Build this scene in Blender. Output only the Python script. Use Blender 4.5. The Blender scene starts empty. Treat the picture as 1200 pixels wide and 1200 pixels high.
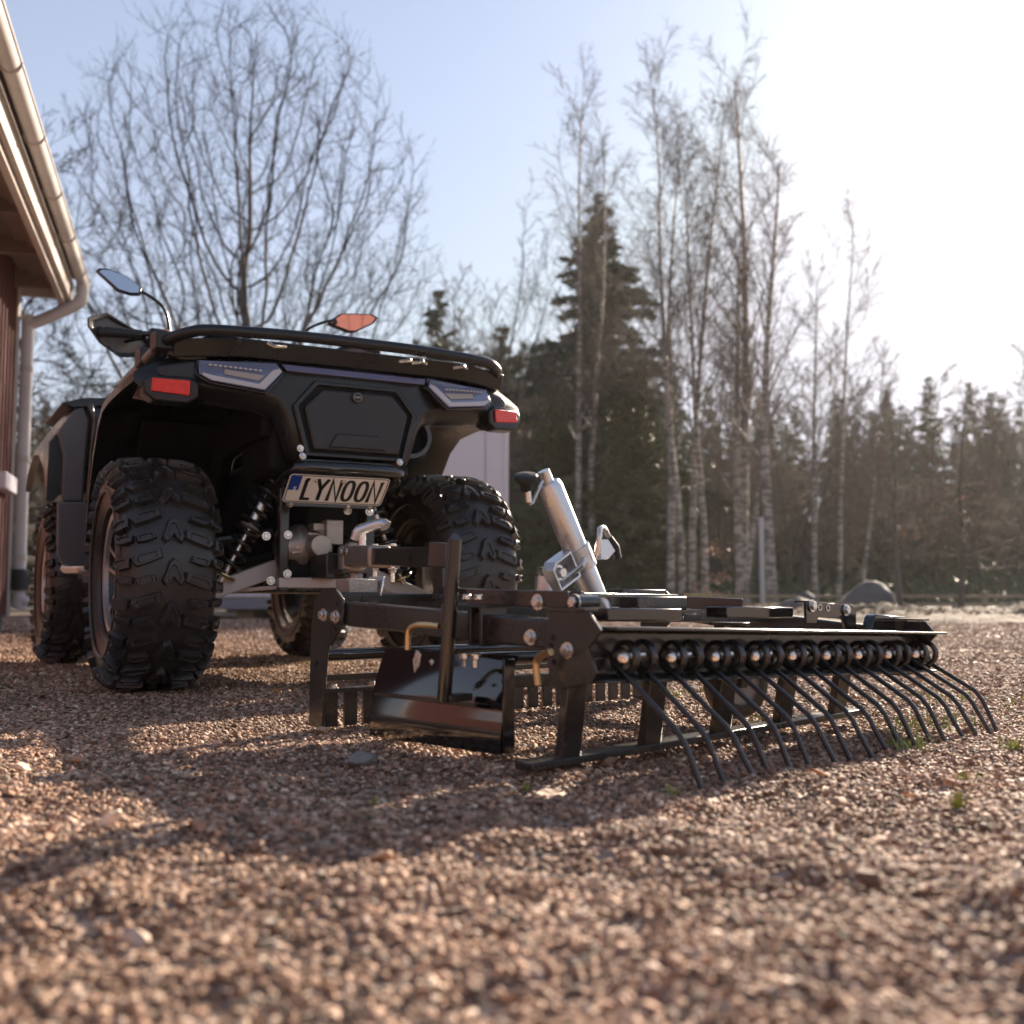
import bpy, bmesh, math, random
import numpy as np
from mathutils import Vector, Matrix, noise, Euler
R = math.radians
rnd = random.Random(7)
SC = bpy.context.scene
COL = SC.collection

# ------------------------------------------------------------------ camera
cam_d = bpy.data.cameras.new('camera'); cam = bpy.data.objects.new('camera', cam_d); COL.objects.link(cam)
cam.location = (0, 0, 0.265)
cam.rotation_euler = (math.pi/2 + 0.076, 0, 0)
cam_d.sensor_width = 36; cam_d.lens = 1278/1200*36
cam_d.clip_start = 0.05; cam_d.clip_end = 600
cam_d.dof.use_dof = True; cam_d.dof.focus_distance = 2.45; cam_d.dof.aperture_fstop = 3.7
SC.camera = cam

# ------------------------------------------------------------------ sun and sky
SUN_AZ, SUN_EL = R(30), R(23)
sd = Vector((math.sin(SUN_AZ)*math.cos(SUN_EL), math.cos(SUN_AZ)*math.cos(SUN_EL), math.sin(SUN_EL)))
sun_d = bpy.data.lights.new('sun', 'SUN'); sun_d.energy = 5.0; sun_d.angle = R(0.6); sun_d.color = (1, .83, .65)
sun = bpy.data.objects.new('sun', sun_d); COL.objects.link(sun)
sun.rotation_euler = sd.to_track_quat('Z', 'Y').to_euler()
W = bpy.data.worlds.new('World'); SC.world = W; W.use_nodes = True
nt = W.node_tree; nt.nodes.clear()
def wn(t, **k):
    n = nt.nodes.new(t)
    for a, b in k.items(): setattr(n, a, b)
    return n
sky = wn('ShaderNodeTexSky', sky_type='NISHITA', sun_disc=False, sun_elevation=SUN_EL, sun_rotation=SUN_AZ, air_density=1.0, dust_density=.3, ozone_density=2.2)
tc = wn('ShaderNodeTexCoord')
# aureole: the bright hazy air round the sun
dot = wn('ShaderNodeVectorMath', operation='DOT_PRODUCT'); dot.inputs[1].default_value = sd
nt.links.new(tc.outputs['Generated'], dot.inputs[0])
mx = wn('ShaderNodeMath', operation='MAXIMUM'); mx.inputs[1].default_value = 0; nt.links.new(dot.outputs['Value'], mx.inputs[0])
def powr(e, k):
    p = wn('ShaderNodeMath', operation='POWER'); p.inputs[1].default_value = e; nt.links.new(mx.outputs[0], p.inputs[0])
    m = wn('ShaderNodeMath', operation='MULTIPLY'); m.inputs[1].default_value = k; nt.links.new(p.outputs[0], m.inputs[0]); return m
p1, p2 = powr(7, .9), powr(30, 1.8)
ad = wn('ShaderNodeMath', operation='ADD'); nt.links.new(p1.outputs[0], ad.inputs[0]); nt.links.new(p2.outputs[0], ad.inputs[1])
# thin cirrus
mp = wn('ShaderNodeMapping'); mp.inputs['Scale'].default_value = (1.6, 1.6, 7); mp.inputs['Rotation'].default_value = (0.1, 0.15, 0.3); nt.links.new(tc.outputs['Generated'], mp.inputs[0])
nz = wn('ShaderNodeTexNoise'); nz.inputs['Scale'].default_value = 1.7; nz.inputs['Detail'].default_value = 6; nz.inputs['Roughness'].default_value = .55; nt.links.new(mp.outputs[0], nz.inputs[0])
rp = wn('ShaderNodeValToRGB'); rp.color_ramp.elements[0].position = .30; rp.color_ramp.elements[1].position = .80
rp.color_ramp.elements[0].color = (0, 0, 0, 1); rp.color_ramp.elements[1].color = (1, 1, 1, 1); nt.links.new(nz.outputs[0], rp.inputs[0])
sp = wn('ShaderNodeSeparateXYZ'); nt.links.new(tc.outputs['Generated'], sp.inputs[0])
hr = wn('ShaderNodeMapRange'); hr.inputs[1].default_value = 0.0; hr.inputs[2].default_value = .55; hr.inputs[3].default_value = 1.0; hr.inputs[4].default_value = .35; nt.links.new(sp.outputs['Z'], hr.inputs[0])
cm0 = wn('ShaderNodeMath', operation='MULTIPLY'); nt.links.new(rp.outputs[0], cm0.inputs[0]); nt.links.new(hr.outputs[0], cm0.inputs[1])
# milky air low over the horizon
hz1 = wn('ShaderNodeMapRange'); hz1.inputs[1].default_value = 0.0; hz1.inputs[2].default_value = .95; hz1.inputs[3].default_value = 1.0; hz1.inputs[4].default_value = 0.0; nt.links.new(sp.outputs['Z'], hz1.inputs[0])
hz2 = wn('ShaderNodeMath', operation='POWER'); hz2.inputs[1].default_value = 1.1; nt.links.new(hz1.outputs[0], hz2.inputs[0])
hz3 = wn('ShaderNodeMath', operation='MULTIPLY'); hz3.inputs[1].default_value = .85; nt.links.new(hz2.outputs[0], hz3.inputs[0])
cm = wn('ShaderNodeMath', operation='MAXIMUM'); nt.links.new(cm0.outputs[0], cm.inputs[0]); nt.links.new(hz3.outputs[0], cm.inputs[1])
mix = wn('ShaderNodeMixRGB', blend_type='MIX'); nt.links.new(cm.outputs[0], mix.inputs[0]); mix.inputs[2].default_value = (4.75, 4.9, 5.75, 1)
cap = wn('ShaderNodeVectorMath', operation='MINIMUM'); cap.inputs[1].default_value = (5.2, 5.3, 5.9); nt.links.new(sky.outputs[0], cap.inputs[0]); nt.links.new(cap.outputs[0], mix.inputs[1])
glow = wn('ShaderNodeMixRGB', blend_type='ADD'); glow.inputs[0].default_value = 1; nt.links.new(mix.outputs[0], glow.inputs[1])
gc = wn('ShaderNodeVectorMath', operation='SCALE'); gc.inputs[0].default_value = (1.0, .93, .84); nt.links.new(ad.outputs[0], gc.inputs['Scale']); nt.links.new(gc.outputs[0], glow.inputs[2])
bg = wn('ShaderNodeBackground'); bg.inputs[1].default_value = .05; nt.links.new(glow.outputs[0], bg.inputs[0])
wo = wn('ShaderNodeOutputWorld'); nt.links.new(bg.outputs[0], wo.inputs[0])
SC.view_settings.view_transform = 'Standard'; SC.view_settings.look = 'None'; SC.view_settings.gamma = 1
SC.view_settings.use_curve_mapping = False; SC.view_settings.exposure = 1.7
SC.cycles.max_bounces = 6; SC.cycles.transparent_max_bounces = 12

# ------------------------------------------------------------------ materials
def mat(name, col, rough=.5, metal=0, var=0, vscale=8, col2=None, bump=0, bscale=60, coat=0, spec=None, rvar=0, detail=5):
    m = bpy.data.materials.new(name); m.use_nodes = True; t = m.node_tree; b = t.nodes['Principled BSDF']
    b.inputs['Base Color'].default_value = (*col, 1); b.inputs['Roughness'].default_value = rough; b.inputs['Metallic'].default_value = metal
    if coat: b.inputs['Coat Weight'].default_value = coat; b.inputs['Coat Roughness'].default_value = .08
    if spec is not None: b.inputs['Specular IOR Level'].default_value = spec
    tc = t.nodes.new('ShaderNodeTexCoord')
    if var or rvar:
        n = t.nodes.new('ShaderNodeTexNoise'); n.inputs['Scale'].default_value = vscale; n.inputs['Detail'].default_value = detail; n.inputs['Roughness'].default_value = .6
        t.links.new(tc.outputs['Object'], n.inputs[0])
        c2 = col2 or tuple(min(1, c*1.8) for c in col)
        r = t.nodes.new('ShaderNodeValToRGB'); r.color_ramp.elements[0].position = .5-.28/max(.4, var or 1); r.color_ramp.elements[1].position = .5+.28
        r.color_ramp.elements[0].color = (*col, 1); r.color_ramp.elements[1].color = (*c2, 1)
        t.links.new(n.outputs[0], r.inputs[0])
        if var: t.links.new(r.outputs[0], b.inputs['Base Color'])
        if rvar:
            mr = t.nodes.new('ShaderNodeMapRange'); mr.inputs[1].default_value = .3; mr.inputs[2].default_value = .7
            mr.inputs[3].default_value = max(.03, rough-rvar); mr.inputs[4].default_value = min(1, rough+rvar)
            t.links.new(n.outputs[0], mr.inputs[0]); t.links.new(mr.outputs[0], b.inputs['Roughness'])
    if bump:
        n = t.nodes.new('ShaderNodeTexNoise'); n.inputs['Scale'].default_value = bscale; n.inputs['Detail'].default_value = 4
        t.links.new(tc.outputs['Object'], n.inputs[0])
        bp = t.nodes.new('ShaderNodeBump'); bp.inputs['Strength'].default_value = bump; bp.inputs['Distance'].default_value = .02
        t.links.new(n.outputs[0], bp.inputs['Height']); t.links.new(bp.outputs[0], b.inputs['Normal'])
    return m
M = dict(
 plastic=mat('black_plastic', (.009,.009,.0095), .32, rvar=.08, vscale=14, bump=.04, bscale=900, spec=.5),
 lid=mat('textured_plastic', (.022,.021,.021), .48, bump=.12, bscale=700),
 liner=mat('liner_plastic', (.004,.004,.004), .7, spec=.25),
 gloss=mat('gloss_black', (.008,.008,.009), .12, coat=.6, rvar=.04, vscale=9),
 fpanel=mat('bounce_lit_grey_panel', (.095,.083,.078), .38, rvar=.06, vscale=10),  # grey lightened to carry light bounced off ground and wall
 tyre=mat('tyre_rubber', (.013,.0125,.0125), .34, var=1, vscale=12, col2=(.058,.050,.044), rvar=.10, bump=.1, bscale=120),
 rim=mat('rim_black', (.012,.012,.012), .3),
 alu=mat('machined_aluminium', (.62,.58,.55), .35, .9, rvar=.08, vscale=30),
 arm=mat('suspension_grey', (.50,.45,.42), .42, .1, var=.6, vscale=20, col2=(.58,.52,.48)),
 powder=mat('black_powder_coat', (.013,.0125,.012), .30, rvar=.08, vscale=11, coat=.4, bump=.03, bscale=1200, var=.7, col2=(.030,.027,.023)),
 blade=mat('glossy_blade_paint', (.006,.006,.007), .07, coat=1, rvar=.03, vscale=7),
 spring=mat('tine_steel_black', (.012,.012,.014), .28, coat=.4),
 zinc=mat('zinc_bolt', (.72,.67,.60), .28, .95, rvar=.08, vscale=90),
 brass=mat('yellow_zinc', (.62,.43,.22), .32, .95, rvar=.06, vscale=60),
 galv=mat('galvanised_steel', (.55,.56,.57), .34, .9, var=1, vscale=55, col2=(.72,.72,.73), rvar=.1),
 cast=mat('cast_aluminium', (.30,.26,.23), .42, .75, var=1, vscale=30, col2=(.40,.35,.31), bump=.15, bscale=200),
 red=mat('red_reflector', (.75,.015,.012), .32, coat=.5, var=.9, vscale=70, col2=(.95,.05,.03), bump=.5, bscale=260),
 lens=mat('lamp_lens', (.15,.18,.27), .1, coat=1),
 guide=mat('lamp_light_guide', (.55,.50,.47), .25, coat=.5),
 led=mat('lamp_led_cell', (.40,.33,.27), .3, coat=.5),
 sky_lavender=mat('gloss_strip', (.085,.062,.12), .14, coat=1),  # dark strip; the lavender of the reflected sky is put into its base colour
 plate=mat('plate_white', (.72,.68,.62), .4, var=.6, vscale=25, col2=(.78,.74,.68)),
 ink=mat('plate_ink', (.008,.008,.008), .4),
 blue=mat('plate_blue', (.01,.05,.28), .35),
 white=mat('plate_badge_white', (.8,.8,.8), .4),
 orange=mat('orange_button', (.9,.16,.03), .35),
 mirror=mat('mirror_glass', (.88,.9,.92), .02, 1),
 label=mat('sticker_yellow', (.55,.40,.16), .5, var=1, vscale=60, col2=(.08,.07,.05)),
 rubber=mat('grip_rubber', (.015,.015,.015), .6),
 hub=mat('wheel_hub_grey', (.35,.33,.31), .5, var=1, vscale=20, col2=(.42,.39,.36)),
 wall=mat('red_board_paint', (.085,.024,.020), .8, var=1, vscale=6, col2=(.13,.042,.034), bump=.25, bscale=70),
 trim=mat('pale_trim_paint', (.36,.32,.285), .75, var=1, vscale=4, col2=(.46,.415,.37), bump=.1, bscale=60),
 pipe=mat('painted_downpipe', (.36,.345,.335), .75, rvar=.06, var=.9, vscale=4, col2=(.52,.495,.48)),
 soffit=mat('soffit_board', (.17,.12,.085), .75, var=1, vscale=7, col2=(.23,.165,.12)),
 roof=mat('roof_tile', (.09,.045,.035), .8, var=1, vscale=9),
 contain=mat('container_paint', (.53,.515,.55), .45, var=.7, vscale=1.5, col2=(.58,.565,.60)),
 contdark=mat('container_frame_grey', (.22,.23,.26), .5),
 bark=mat('grey_bark', (.07,.058,.05), .9, var=1, vscale=12, col2=(.13,.11,.095)),
 twig=mat('dark_twig', (.030,.024,.021), .95),
 birchtwig=mat('brown_twig', (.125,.095,.078), .85),
 needle=mat('spruce_needle', (.040,.062,.030), .6, var=1, vscale=1.6, col2=(.10,.125,.055)),
 needle2=mat('olive_needle', (.065,.078,.032), .6, var=1, vscale=1.3, col2=(.16,.15,.06)),
 wood=mat('fence_wood', (.42,.33,.20), .75, var=1, vscale=9, col2=(.52,.42,.28)),
 greywood=mat('weathered_wood', (.20,.16,.10), .8, var=1, vscale=8),
 rock=mat('boulder_rock', (.06,.06,.062), .8, var=1, vscale=3, col2=(.12,.115,.11), bump=.5, bscale=9),
 post=mat('galvanised_post', (.4,.4,.41), .4, .7),
 leaf=mat('dry_leaf', (.42,.14,.03), .6, var=1, vscale=40, col2=(.55,.24,.07)),
 beech=mat('copper_leaf', (.36,.17,.09), .6, var=1, vscale=3, col2=(.46,.25,.14)),
 grass=mat('grass_blade', (.20,.28,.04), .5, var=1, vscale=5, col2=(.30,.33,.06)),
 dark=mat('recess_shade', (.004,.004,.004), .8),  # near-black colour stands in for shade inside holes and the hatch gap
)
def birch_mat():
    m = mat('birch_bark', (.42,.38,.34), .7); t = m.node_tree; b = t.nodes['Principled BSDF']
    tc = t.nodes.new('ShaderNodeTexCoord'); mp = t.nodes.new('ShaderNodeMapping'); mp.inputs['Scale'].default_value = (3, 3, 9)
    n = t.nodes.new('ShaderNodeTexNoise'); n.inputs['Scale'].default_value = 1.6; n.inputs['Detail'].default_value = 7
    r = t.nodes.new('ShaderNodeValToRGB'); r.color_ramp.elements[0].position = .44; r.color_ramp.elements[0].color = (.14,.12,.10,1)
    r.color_ramp.elements[1].position = .56; r.color_ramp.elements[1].color = (.38,.33,.285,1)
    t.links.new(tc.outputs['Object'], mp.inputs[0]); t.links.new(mp.outputs[0], n.inputs[0]); t.links.new(n.outputs[0], r.inputs[0]); t.links.new(r.outputs[0], b.inputs['Base Color'])
    return m
M['birch'] = birch_mat()

# ------------------------------------------------------------------ mesh builder
def frame_to(d):
    d = Vector(d).normalized(); up = Vector((0, 0, 1)) if abs(d.z) < .95 else Vector((1, 0, 0))
    a = d.cross(up).normalized(); b = a.cross(d).normalized()
    return a, b, d
class MB:
    def __init__(s): s.v = []; s.f = []
    def add(s, vs, fs):
        o = len(s.v); s.v += [tuple(v) for v in vs]; s.f += [tuple(i+o for i in f) for f in fs]; return s
    def box(s, c, d, rot=None):
        hx, hy, hz = d[0]/2, d[1]/2, d[2]/2
        vs = [Vector((x, y, z)) for x in (-hx, hx) for y in (-hy, hy) for z in (-hz, hz)]
        if rot is not None:
            m = Euler(rot).to_matrix() if not isinstance(rot, Matrix) else rot
            vs = [m @ v for v in vs]
        c = Vector(c)
        return s.add([v+c for v in vs], [(0,1,3,2),(4,6,7,5),(0,4,5,1),(2,3,7,6),(0,2,6,4),(1,5,7,3)])
    def beam(s, a, b, w, h, up=(0,0,1)):
        a, b = Vector(a), Vector(b); d = (b-a).normalized(); u = Vector(up); x = d.cross(u).normalized(); z = x.cross(d).normalized()
        vs = []
        for p in (a, b):
            for sx, sz in ((-1,-1),(1,-1),(1,1),(-1,1)): vs.append(p + x*sx*w/2 + z*sz*h/2)
        return s.add(vs, [(3,2,1,0),(4,5,6,7),(0,1,5,4),(1,2,6,5),(2,3,7,6),(3,0,4,7)])
    def tube(s, pts, r, n=10, caps=True, closed=False):
        pts = [Vector(p) for p in pts]; m = len(pts); rs = r if isinstance(r, (list, tuple)) else [r]*m
        a = None; vs = []
        for i, p in enumerate(pts):
            if closed: d = pts[(i+1) % m]-pts[i-1]
            else: d = pts[min(i+1, m-1)]-pts[max(i-1, 0)]
            d.normalize()
            if a is None: a, b, _ = frame_to(d)
            else:
                a = (a - d*a.dot(d)).normalized()
            b = a.cross(d)
            for k in range(n):
                t = 2*math.pi*k/n; vs.append(p + (a*math.cos(t)+b*math.sin(t))*rs[i])
        fs = []
        for i in range(m if closed else m-1):
            j = (i+1) % m
            for k in range(n):
                l = (k+1) % n; fs.append((i*n+k, i*n+l, j*n+l, j*n+k))
        if caps and not closed: fs += [tuple(range(n-1, -1, -1)), tuple((m-1)*n+k for k in range(n))]
        return s.add(vs, fs)
    def lathe(s, prof, c, axis, n=32, closed=False):
        a, b, d = frame_to(axis); c = Vector(c); vs = []
        for (h, r) in prof:
            for k in range(n):
                t = 2*math.pi*k/n; vs.append(c + d*h + (a*math.cos(t)+b*math.sin(t))*r)
        m = len(prof); fs = []
        for i in range(m if closed else m-1):
            j = (i+1) % m
            for k in range(n):
                l = (k+1) % n; fs.append((i*n+k, i*n+l, j*n+l, j*n+k))
        return s.add(vs, fs)
    def prism(s, poly, fn, t0, t1):
        # poly: 2-d outline; fn(u, v, t) -> 3-d
        n = len(poly); vs = [fn(u, v, t0) for u, v in poly] + [fn(u, v, t1) for u, v in poly]
        return s.add(vs, [tuple(range(n-1, -1, -1)), tuple(range(n, 2*n))] + [(i, (i+1) % n, n+(i+1) % n, n+i) for i in range(n)])
    def ring(s, outer, inner, fn, t0, t1):
        n = len(outer); vs = [fn(u, v, t) for t in (t0, t1) for P in (outer, inner) for u, v in P]
        fs = []
        for i in range(n):
            j = (i+1) % n
            fs += [(i, j, n+j, n+i), (2*n+i, 3*n+i, 3*n+j, 2*n+j), (i, 2*n+i, 2*n+j, j), (n+i, n+j, 3*n+j, 3*n+i)]
        return s.add(vs, fs)
    def hexbolt(s, c, axis, r=.009, h=.007, washer=True):
        if washer: s.lathe([(0, 0), (0, r*1.35), (.002, r*1.35), (.002, 0)], c, axis, 16)
        c = Vector(c)+Vector(axis).normalized()*.002
        return s.lathe([(0, r*1.0), (h*.8, r*1.0), (h, r*.82), (h, 0.0001)], c, axis, 6)
    def build(s, name, m, parent=None, bevel=0, smooth=True, ang=35, seg=2, **props):
        me = bpy.data.meshes.new(name); me.from_pydata(s.v, [], s.f); me.validate()
        bm = bmesh.new(); bm.from_mesh(me); bmesh.ops.recalc_face_normals(bm, faces=bm.faces); bm.to_mesh(me); bm.free()
        if smooth:
            me.shade_smooth(); me.set_sharp_from_angle(angle=R(ang))
        me.materials.append(M[m] if isinstance(m, str) else m)
        o = bpy.data.objects.new(name, me); COL.objects.link(o)
        if parent: o.parent = parent
        if bevel:
            b = o.modifiers.new('bevel', 'BEVEL'); b.width = bevel; b.segments = seg; b.limit_method = 'ANGLE'; b.angle_limit = R(35)
        for k, v in props.items(): o[k] = v
        return o
def rawmesh(name, V, F, m, parent=None, smooth=False, **props):
    V = np.asarray(V, dtype=np.float32).reshape(-1, 3); F = np.asarray(F, dtype=np.int32); k = F.shape[1]
    me = bpy.data.meshes.new(name); me.vertices.add(len(V)); me.vertices.foreach_set('co', V.ravel())
    me.loops.add(F.size); me.loops.foreach_set('vertex_index', F.ravel())
    me.polygons.add(len(F)); me.polygons.foreach_set('loop_start', np.arange(0, F.size, k, dtype=np.int32))
    me.update(calc_edges=True); me.materials.append(M[m] if isinstance(m, str) else m)
    if smooth: me.shade_smooth()
    o = bpy.data.objects.new(name, me); COL.objects.link(o)
    if parent: o.parent = parent
    for a, b in props.items(): o[a] = b
    return o
def empty(name, loc, label, cat, rot=(0, 0, 0), group=None):
    o = bpy.data.objects.new(name, None); COL.objects.link(o); o.location = loc; o.rotation_euler = rot
    o['label'] = label; o['category'] = cat; o.empty_display_size = .1
    if group: o['group'] = group
    return o
def tag(o, label, cat, group=None):
    o['label'] = label; o['category'] = cat
    if group: o['group'] = group
    return o
def clone(o, parent=None, **k):
    c = o.copy(); COL.objects.link(c); c.parent = parent
    for ch in o.children: clone(ch, c)
    return c
X = lambda u, v, t: (t, u, v)      # polygon in (y, z), thickness along x
Y = lambda u, v, t: (u, t, v)      # polygon in (x, z), thickness along y
Z = lambda u, v, t: (u, v, t)
def arc(cx, cy, r, a0, a1, n): return [(cx+r*math.cos(R(a0+(a1-a0)*i/n)), cy+r*math.sin(R(a0+(a1-a0)*i/n))) for i in range(n+1)]

# ------------------------------------------------------------------ ground
def gh(x, y):
    # height of the gravel yard: nearly flat, churned in small heaps by the tracks close to the camera
    d = math.hypot(x, y)
    h = .010*noise.noise(Vector((x*2.3, y*2.3, 3.1))) + .006*noise.noise(Vector((x*6.5, y*6.5, 1.7)))
    near = max(0, min(1, (2.2-d)/1.0))
    h += near*(.022*noise.noise(Vector((x*3.2, y*5, 9.1))) + .015*noise.noise(Vector((x*9, y*9, 5.5))) + .006*noise.noise(Vector((x*24, y*24, 2.5))))
    far = max(0, min(1, (d-7)/6)); h *= 1-.6*far
    return h - .008
GV, GF = [], []
NA, NRr = 300, 150
rad = [0.0] + [.25*(1.0445**i) for i in range(NRr)]
GV.append((0, 0, gh(0, 0)))
for r_ in rad[1:]:
    for k in range(NA):
        a = 2*math.pi*k/NA; x, y = r_*math.sin(a), r_*math.cos(a); GV.append((x, y, gh(x, y) if r_ < 40 else -.008))
bm_f = [(0, 1+(k+1) % NA, 1+k) for k in range(NA)]
for i in range(NRr-1):
    for k in range(NA):
        a0 = 1+i*NA+k; a1 = 1+i*NA+(k+1) % NA; bm_f.append((a0, a1, a1+NA, a0+NA))
def ground_mat():
    m = bpy.data.materials.new('gravel_ground'); m.use_nodes = True; t = m.node_tree; b = t.nodes['Principled BSDF']; L = t.links
    b.inputs['Roughness'].default_value = .8
    tc = t.nodes.new('ShaderNodeTexCoord')
    v = t.nodes.new('ShaderNodeTexVoronoi'); v.inputs['Scale'].default_value = 55; L.new(tc.outputs['Object'], v.inputs[0])
    r = t.nodes.new('ShaderNodeValToRGB'); e = r.color_ramp.elements
    e[0].position = 0; e[0].color = (.15,.10,.072,1); e[1].position = 1; e[1].color = (.47,.36,.28,1)
    x = e.new(.5); x.color = (.31,.22,.168,1)
    sx = t.nodes.new('ShaderNodeSeparateXYZ'); L.new(v.outputs['Color'], sx.inputs[0]); L.new(sx.outputs[0], r.inputs[0])
    # leaf litter and soil beyond the yard
    n = t.nodes.new('ShaderNodeTexNoise'); n.inputs['Scale'].default_value = .9; n.inputs['Detail'].default_value = 8; n.inputs['Roughness'].default_value = .7; L.new(tc.outputs['Object'], n.inputs[0])
    r2 = t.nodes.new('ShaderNodeValToRGB'); r2.color_ramp.elements[0].position = .35; r2.color_ramp.elements[0].color = (.06,.045,.03,1); r2.color_ramp.elements[1].position = .68; r2.color_ramp.elements[1].color = (.22,.16,.105,1)
    L.new(n.outputs[0], r2.inputs[0])
    s = t.nodes.new('ShaderNodeSeparateXYZ'); L.new(tc.outputs['Object'], s.inputs[0])
    mr = t.nodes.new('ShaderNodeMapRange'); mr.inputs[1].default_value = 13; mr.inputs[2].default_value = 16
    ad = t.nodes.new('ShaderNodeMath'); ad.operation = 'MULTIPLY_ADD'; ad.inputs[1].default_value = 5; L.new(n.outputs[0], ad.inputs[0]); L.new(s.outputs[1], ad.inputs[2])
    L.new(ad.outputs[0], mr.inputs[0])
    mx = t.nodes.new('ShaderNodeMixRGB'); L.new(mr.outputs[0], mx.inputs[0]); L.new(r.outputs[0], mx.inputs[1]); L.new(r2.outputs[0], mx.inputs[2]); L.new(mx.outputs[0], b.inputs['Base Color'])
    bp = t.nodes.new('ShaderNodeBump'); bp.inputs['Strength'].default_value = .9; bp.inputs['Distance'].default_value = .012; L.new(v.outputs['Distance'], bp.inputs['Height']); L.new(bp.outputs[0], b.inputs['Normal'])
    return m
me = bpy.data.meshes.new('ground'); me.from_pydata(GV, [], bm_f); me.shade_smooth(); me.materials.append(ground_mat())
go = bpy.data.objects.new('ground', me); COL.objects.link(go); go['kind'] = 'structure'

# loose stones: one object, a few stone shapes scattered with geometry nodes
def stone_mat():
    m = bpy.data.materials.new('gravel_stone'); m.use_nodes = True; t = m.node_tree; b = t.nodes['Principled BSDF']; L = t.links
    b.inputs['Roughness'].default_value = .75; b.inputs['Specular IOR Level'].default_value = .3
    oi = t.nodes.new('ShaderNodeObjectInfo'); r = t.nodes.new('ShaderNodeValToRGB'); r.color_ramp.interpolation = 'CONSTANT'; e = r.color_ramp.elements
    cols = [(0,(0.187,0.105,0.067)),(0.13,(0.385,0.235,0.152)),(0.3,(0.290,0.180,0.120)),(0.45,(0.519,0.340,0.235)),(0.6,(0.229,0.129,0.081)),(0.7,(0.602,0.431,0.314)),(0.8,(0.145,0.111,0.083)),(0.87,(0.437,0.261,0.171)),(0.94,(0.748,0.581,0.451)),(0.98,(0.301,0.240,0.186))]
    e[0].position, e[0].color = 0, (*cols[0][1], 1); e[1].position, e[1].color = cols[-1][0], (*cols[-1][1], 1)
    for p, c in cols[1:-1]: q = e.new(p); q.color = (*c, 1)
    L.new(oi.outputs['Random'], r.inputs[0])
    tc = t.nodes.new('ShaderNodeTexCoord'); n = t.nodes.new('ShaderNodeTexNoise'); n.inputs['Scale'].default_value = 2.5; n.inputs['Detail'].default_value = 4; L.new(tc.outputs['Object'], n.inputs[0])
    mr = t.nodes.new('ShaderNodeMapRange'); mr.inputs[1].default_value = .3; mr.inputs[2].default_value = .7; mr.inputs[3].default_value = .72; mr.inputs[4].default_value = 1.22; L.new(n.outputs[0], mr.inputs[0])
    s = t.nodes.new('ShaderNodeVectorMath'); s.operation = 'SCALE'; L.new(r.outputs[0], s.inputs[0]); L.new(mr.outputs[0], s.inputs['Scale']); n2 = t.nodes.new('ShaderNodeTexNoise'); n2.inputs['Scale'].default_value = 1.9; n2.inputs['Detail'].default_value = 5; L.new(oi.outputs['Location'], n2.inputs[0])
    m2 = t.nodes.new('ShaderNodeMapRange'); m2.inputs[1].default_value = .36; m2.inputs[2].default_value = .64; m2.inputs[3].default_value = .74; m2.inputs[4].default_value = 1.14; L.new(n2.outputs[0], m2.inputs[0])
    s2 = t.nodes.new('ShaderNodeVectorMath'); s2.operation = 'SCALE'; L.new(s.outputs[0], s2.inputs[0]); L.new(m2.outputs[0], s2.inputs['Scale']); L.new(s2.outputs[0], b.inputs['Base Color'])
    return m
M['stone'] = stone_mat()
scol = bpy.data.collections.new('stone_shapes')
def stone_mesh(name, seed, sub=2, squash=.62):
    bm = bmesh.new(); bmesh.ops.create_icosphere(bm, subdivisions=sub, radius=.5); rr = random.Random(seed)
    pl = [(Vector((rr.uniform(-1,1), rr.uniform(-1,1), rr.uniform(-1,1))).normalized(), rr.uniform(.20,.38)) for _ in range(12)]
    for v in bm.verts:
        p = v.co.copy()
        for n_, d_ in pl:
            k = p.dot(n_)
            if k > d_: p -= n_*(k-d_)*.96
        p *= 1+.16*noise.noise(p*3+Vector((seed, 0, 0)))
        v.co = (p.x*1.15, p.y*.9, p.z*squash)
    me = bpy.data.meshes.new(name); bm.to_mesh(me); bm.free(); me.shade_smooth(); me.set_sharp_from_angle(angle=R(26)); me.materials.append(M['stone']); return me
for i in range(7):
    o = bpy.data.objects.new('stone_shape', stone_mesh('stone_shape', 11+i, 2 if i < 4 else 1, (.62,.42,.7,.32,.5,.38,.66)[i])); scol.objects.link(o)
rng = np.random.default_rng(5)
P, S = [], []
def scatter(n, z0, z1, smin, smax, lift=.2, half=.72, pw=1.0):
    k = 0
    zz = (z0**2 + (z1**2-z0**2)*rng.random(n))**.5
    xx = (rng.random(n)*2-1)*(zz*half+.35); u = rng.random(n)**3.0
    for x, y, q in zip(xx, zz, u):
        s = smin+(smax-smin)*q; P.append((x, y, gh(x, y)+s*lift)); S.append(s)
scatter(150000, .40, 1.5, .0034, .0155); scatter(160000, 1.5, 2.6, .004, .0158); scatter(130000, 2.6, 4.2, .006, .0180)
scatter(100000, 4.2, 7.0, .010, .024); scatter(82000, 7.0, 13.5, .018, .038)
scatter(900, .6, 5, .018, .036, .3)
gme = bpy.data.meshes.new('gravel'); gme.vertices.add(len(P)); gme.vertices.foreach_set('co', np.array(P, dtype=np.float32).ravel())
at = gme.attributes.new('stone_size', 'FLOAT', 'POINT'); at.data.foreach_set('value', np.array(S, dtype=np.float32))
rot = rng.normal(0, .38, (len(P), 3)); rot[:, 2] = rng.random(len(P))*6.283
at = gme.attributes.new('stone_turn', 'FLOAT_VECTOR', 'POINT'); at.data.foreach_set('vector', rot.astype(np.float32).ravel())
gravel = bpy.data.objects.new('gravel', gme); COL.objects.link(gravel); gravel['kind'] = 'stuff'
gme.materials.append(M['stone'])
ng = bpy.data.node_groups.new('scatter_stones', 'GeometryNodeTree')
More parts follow.
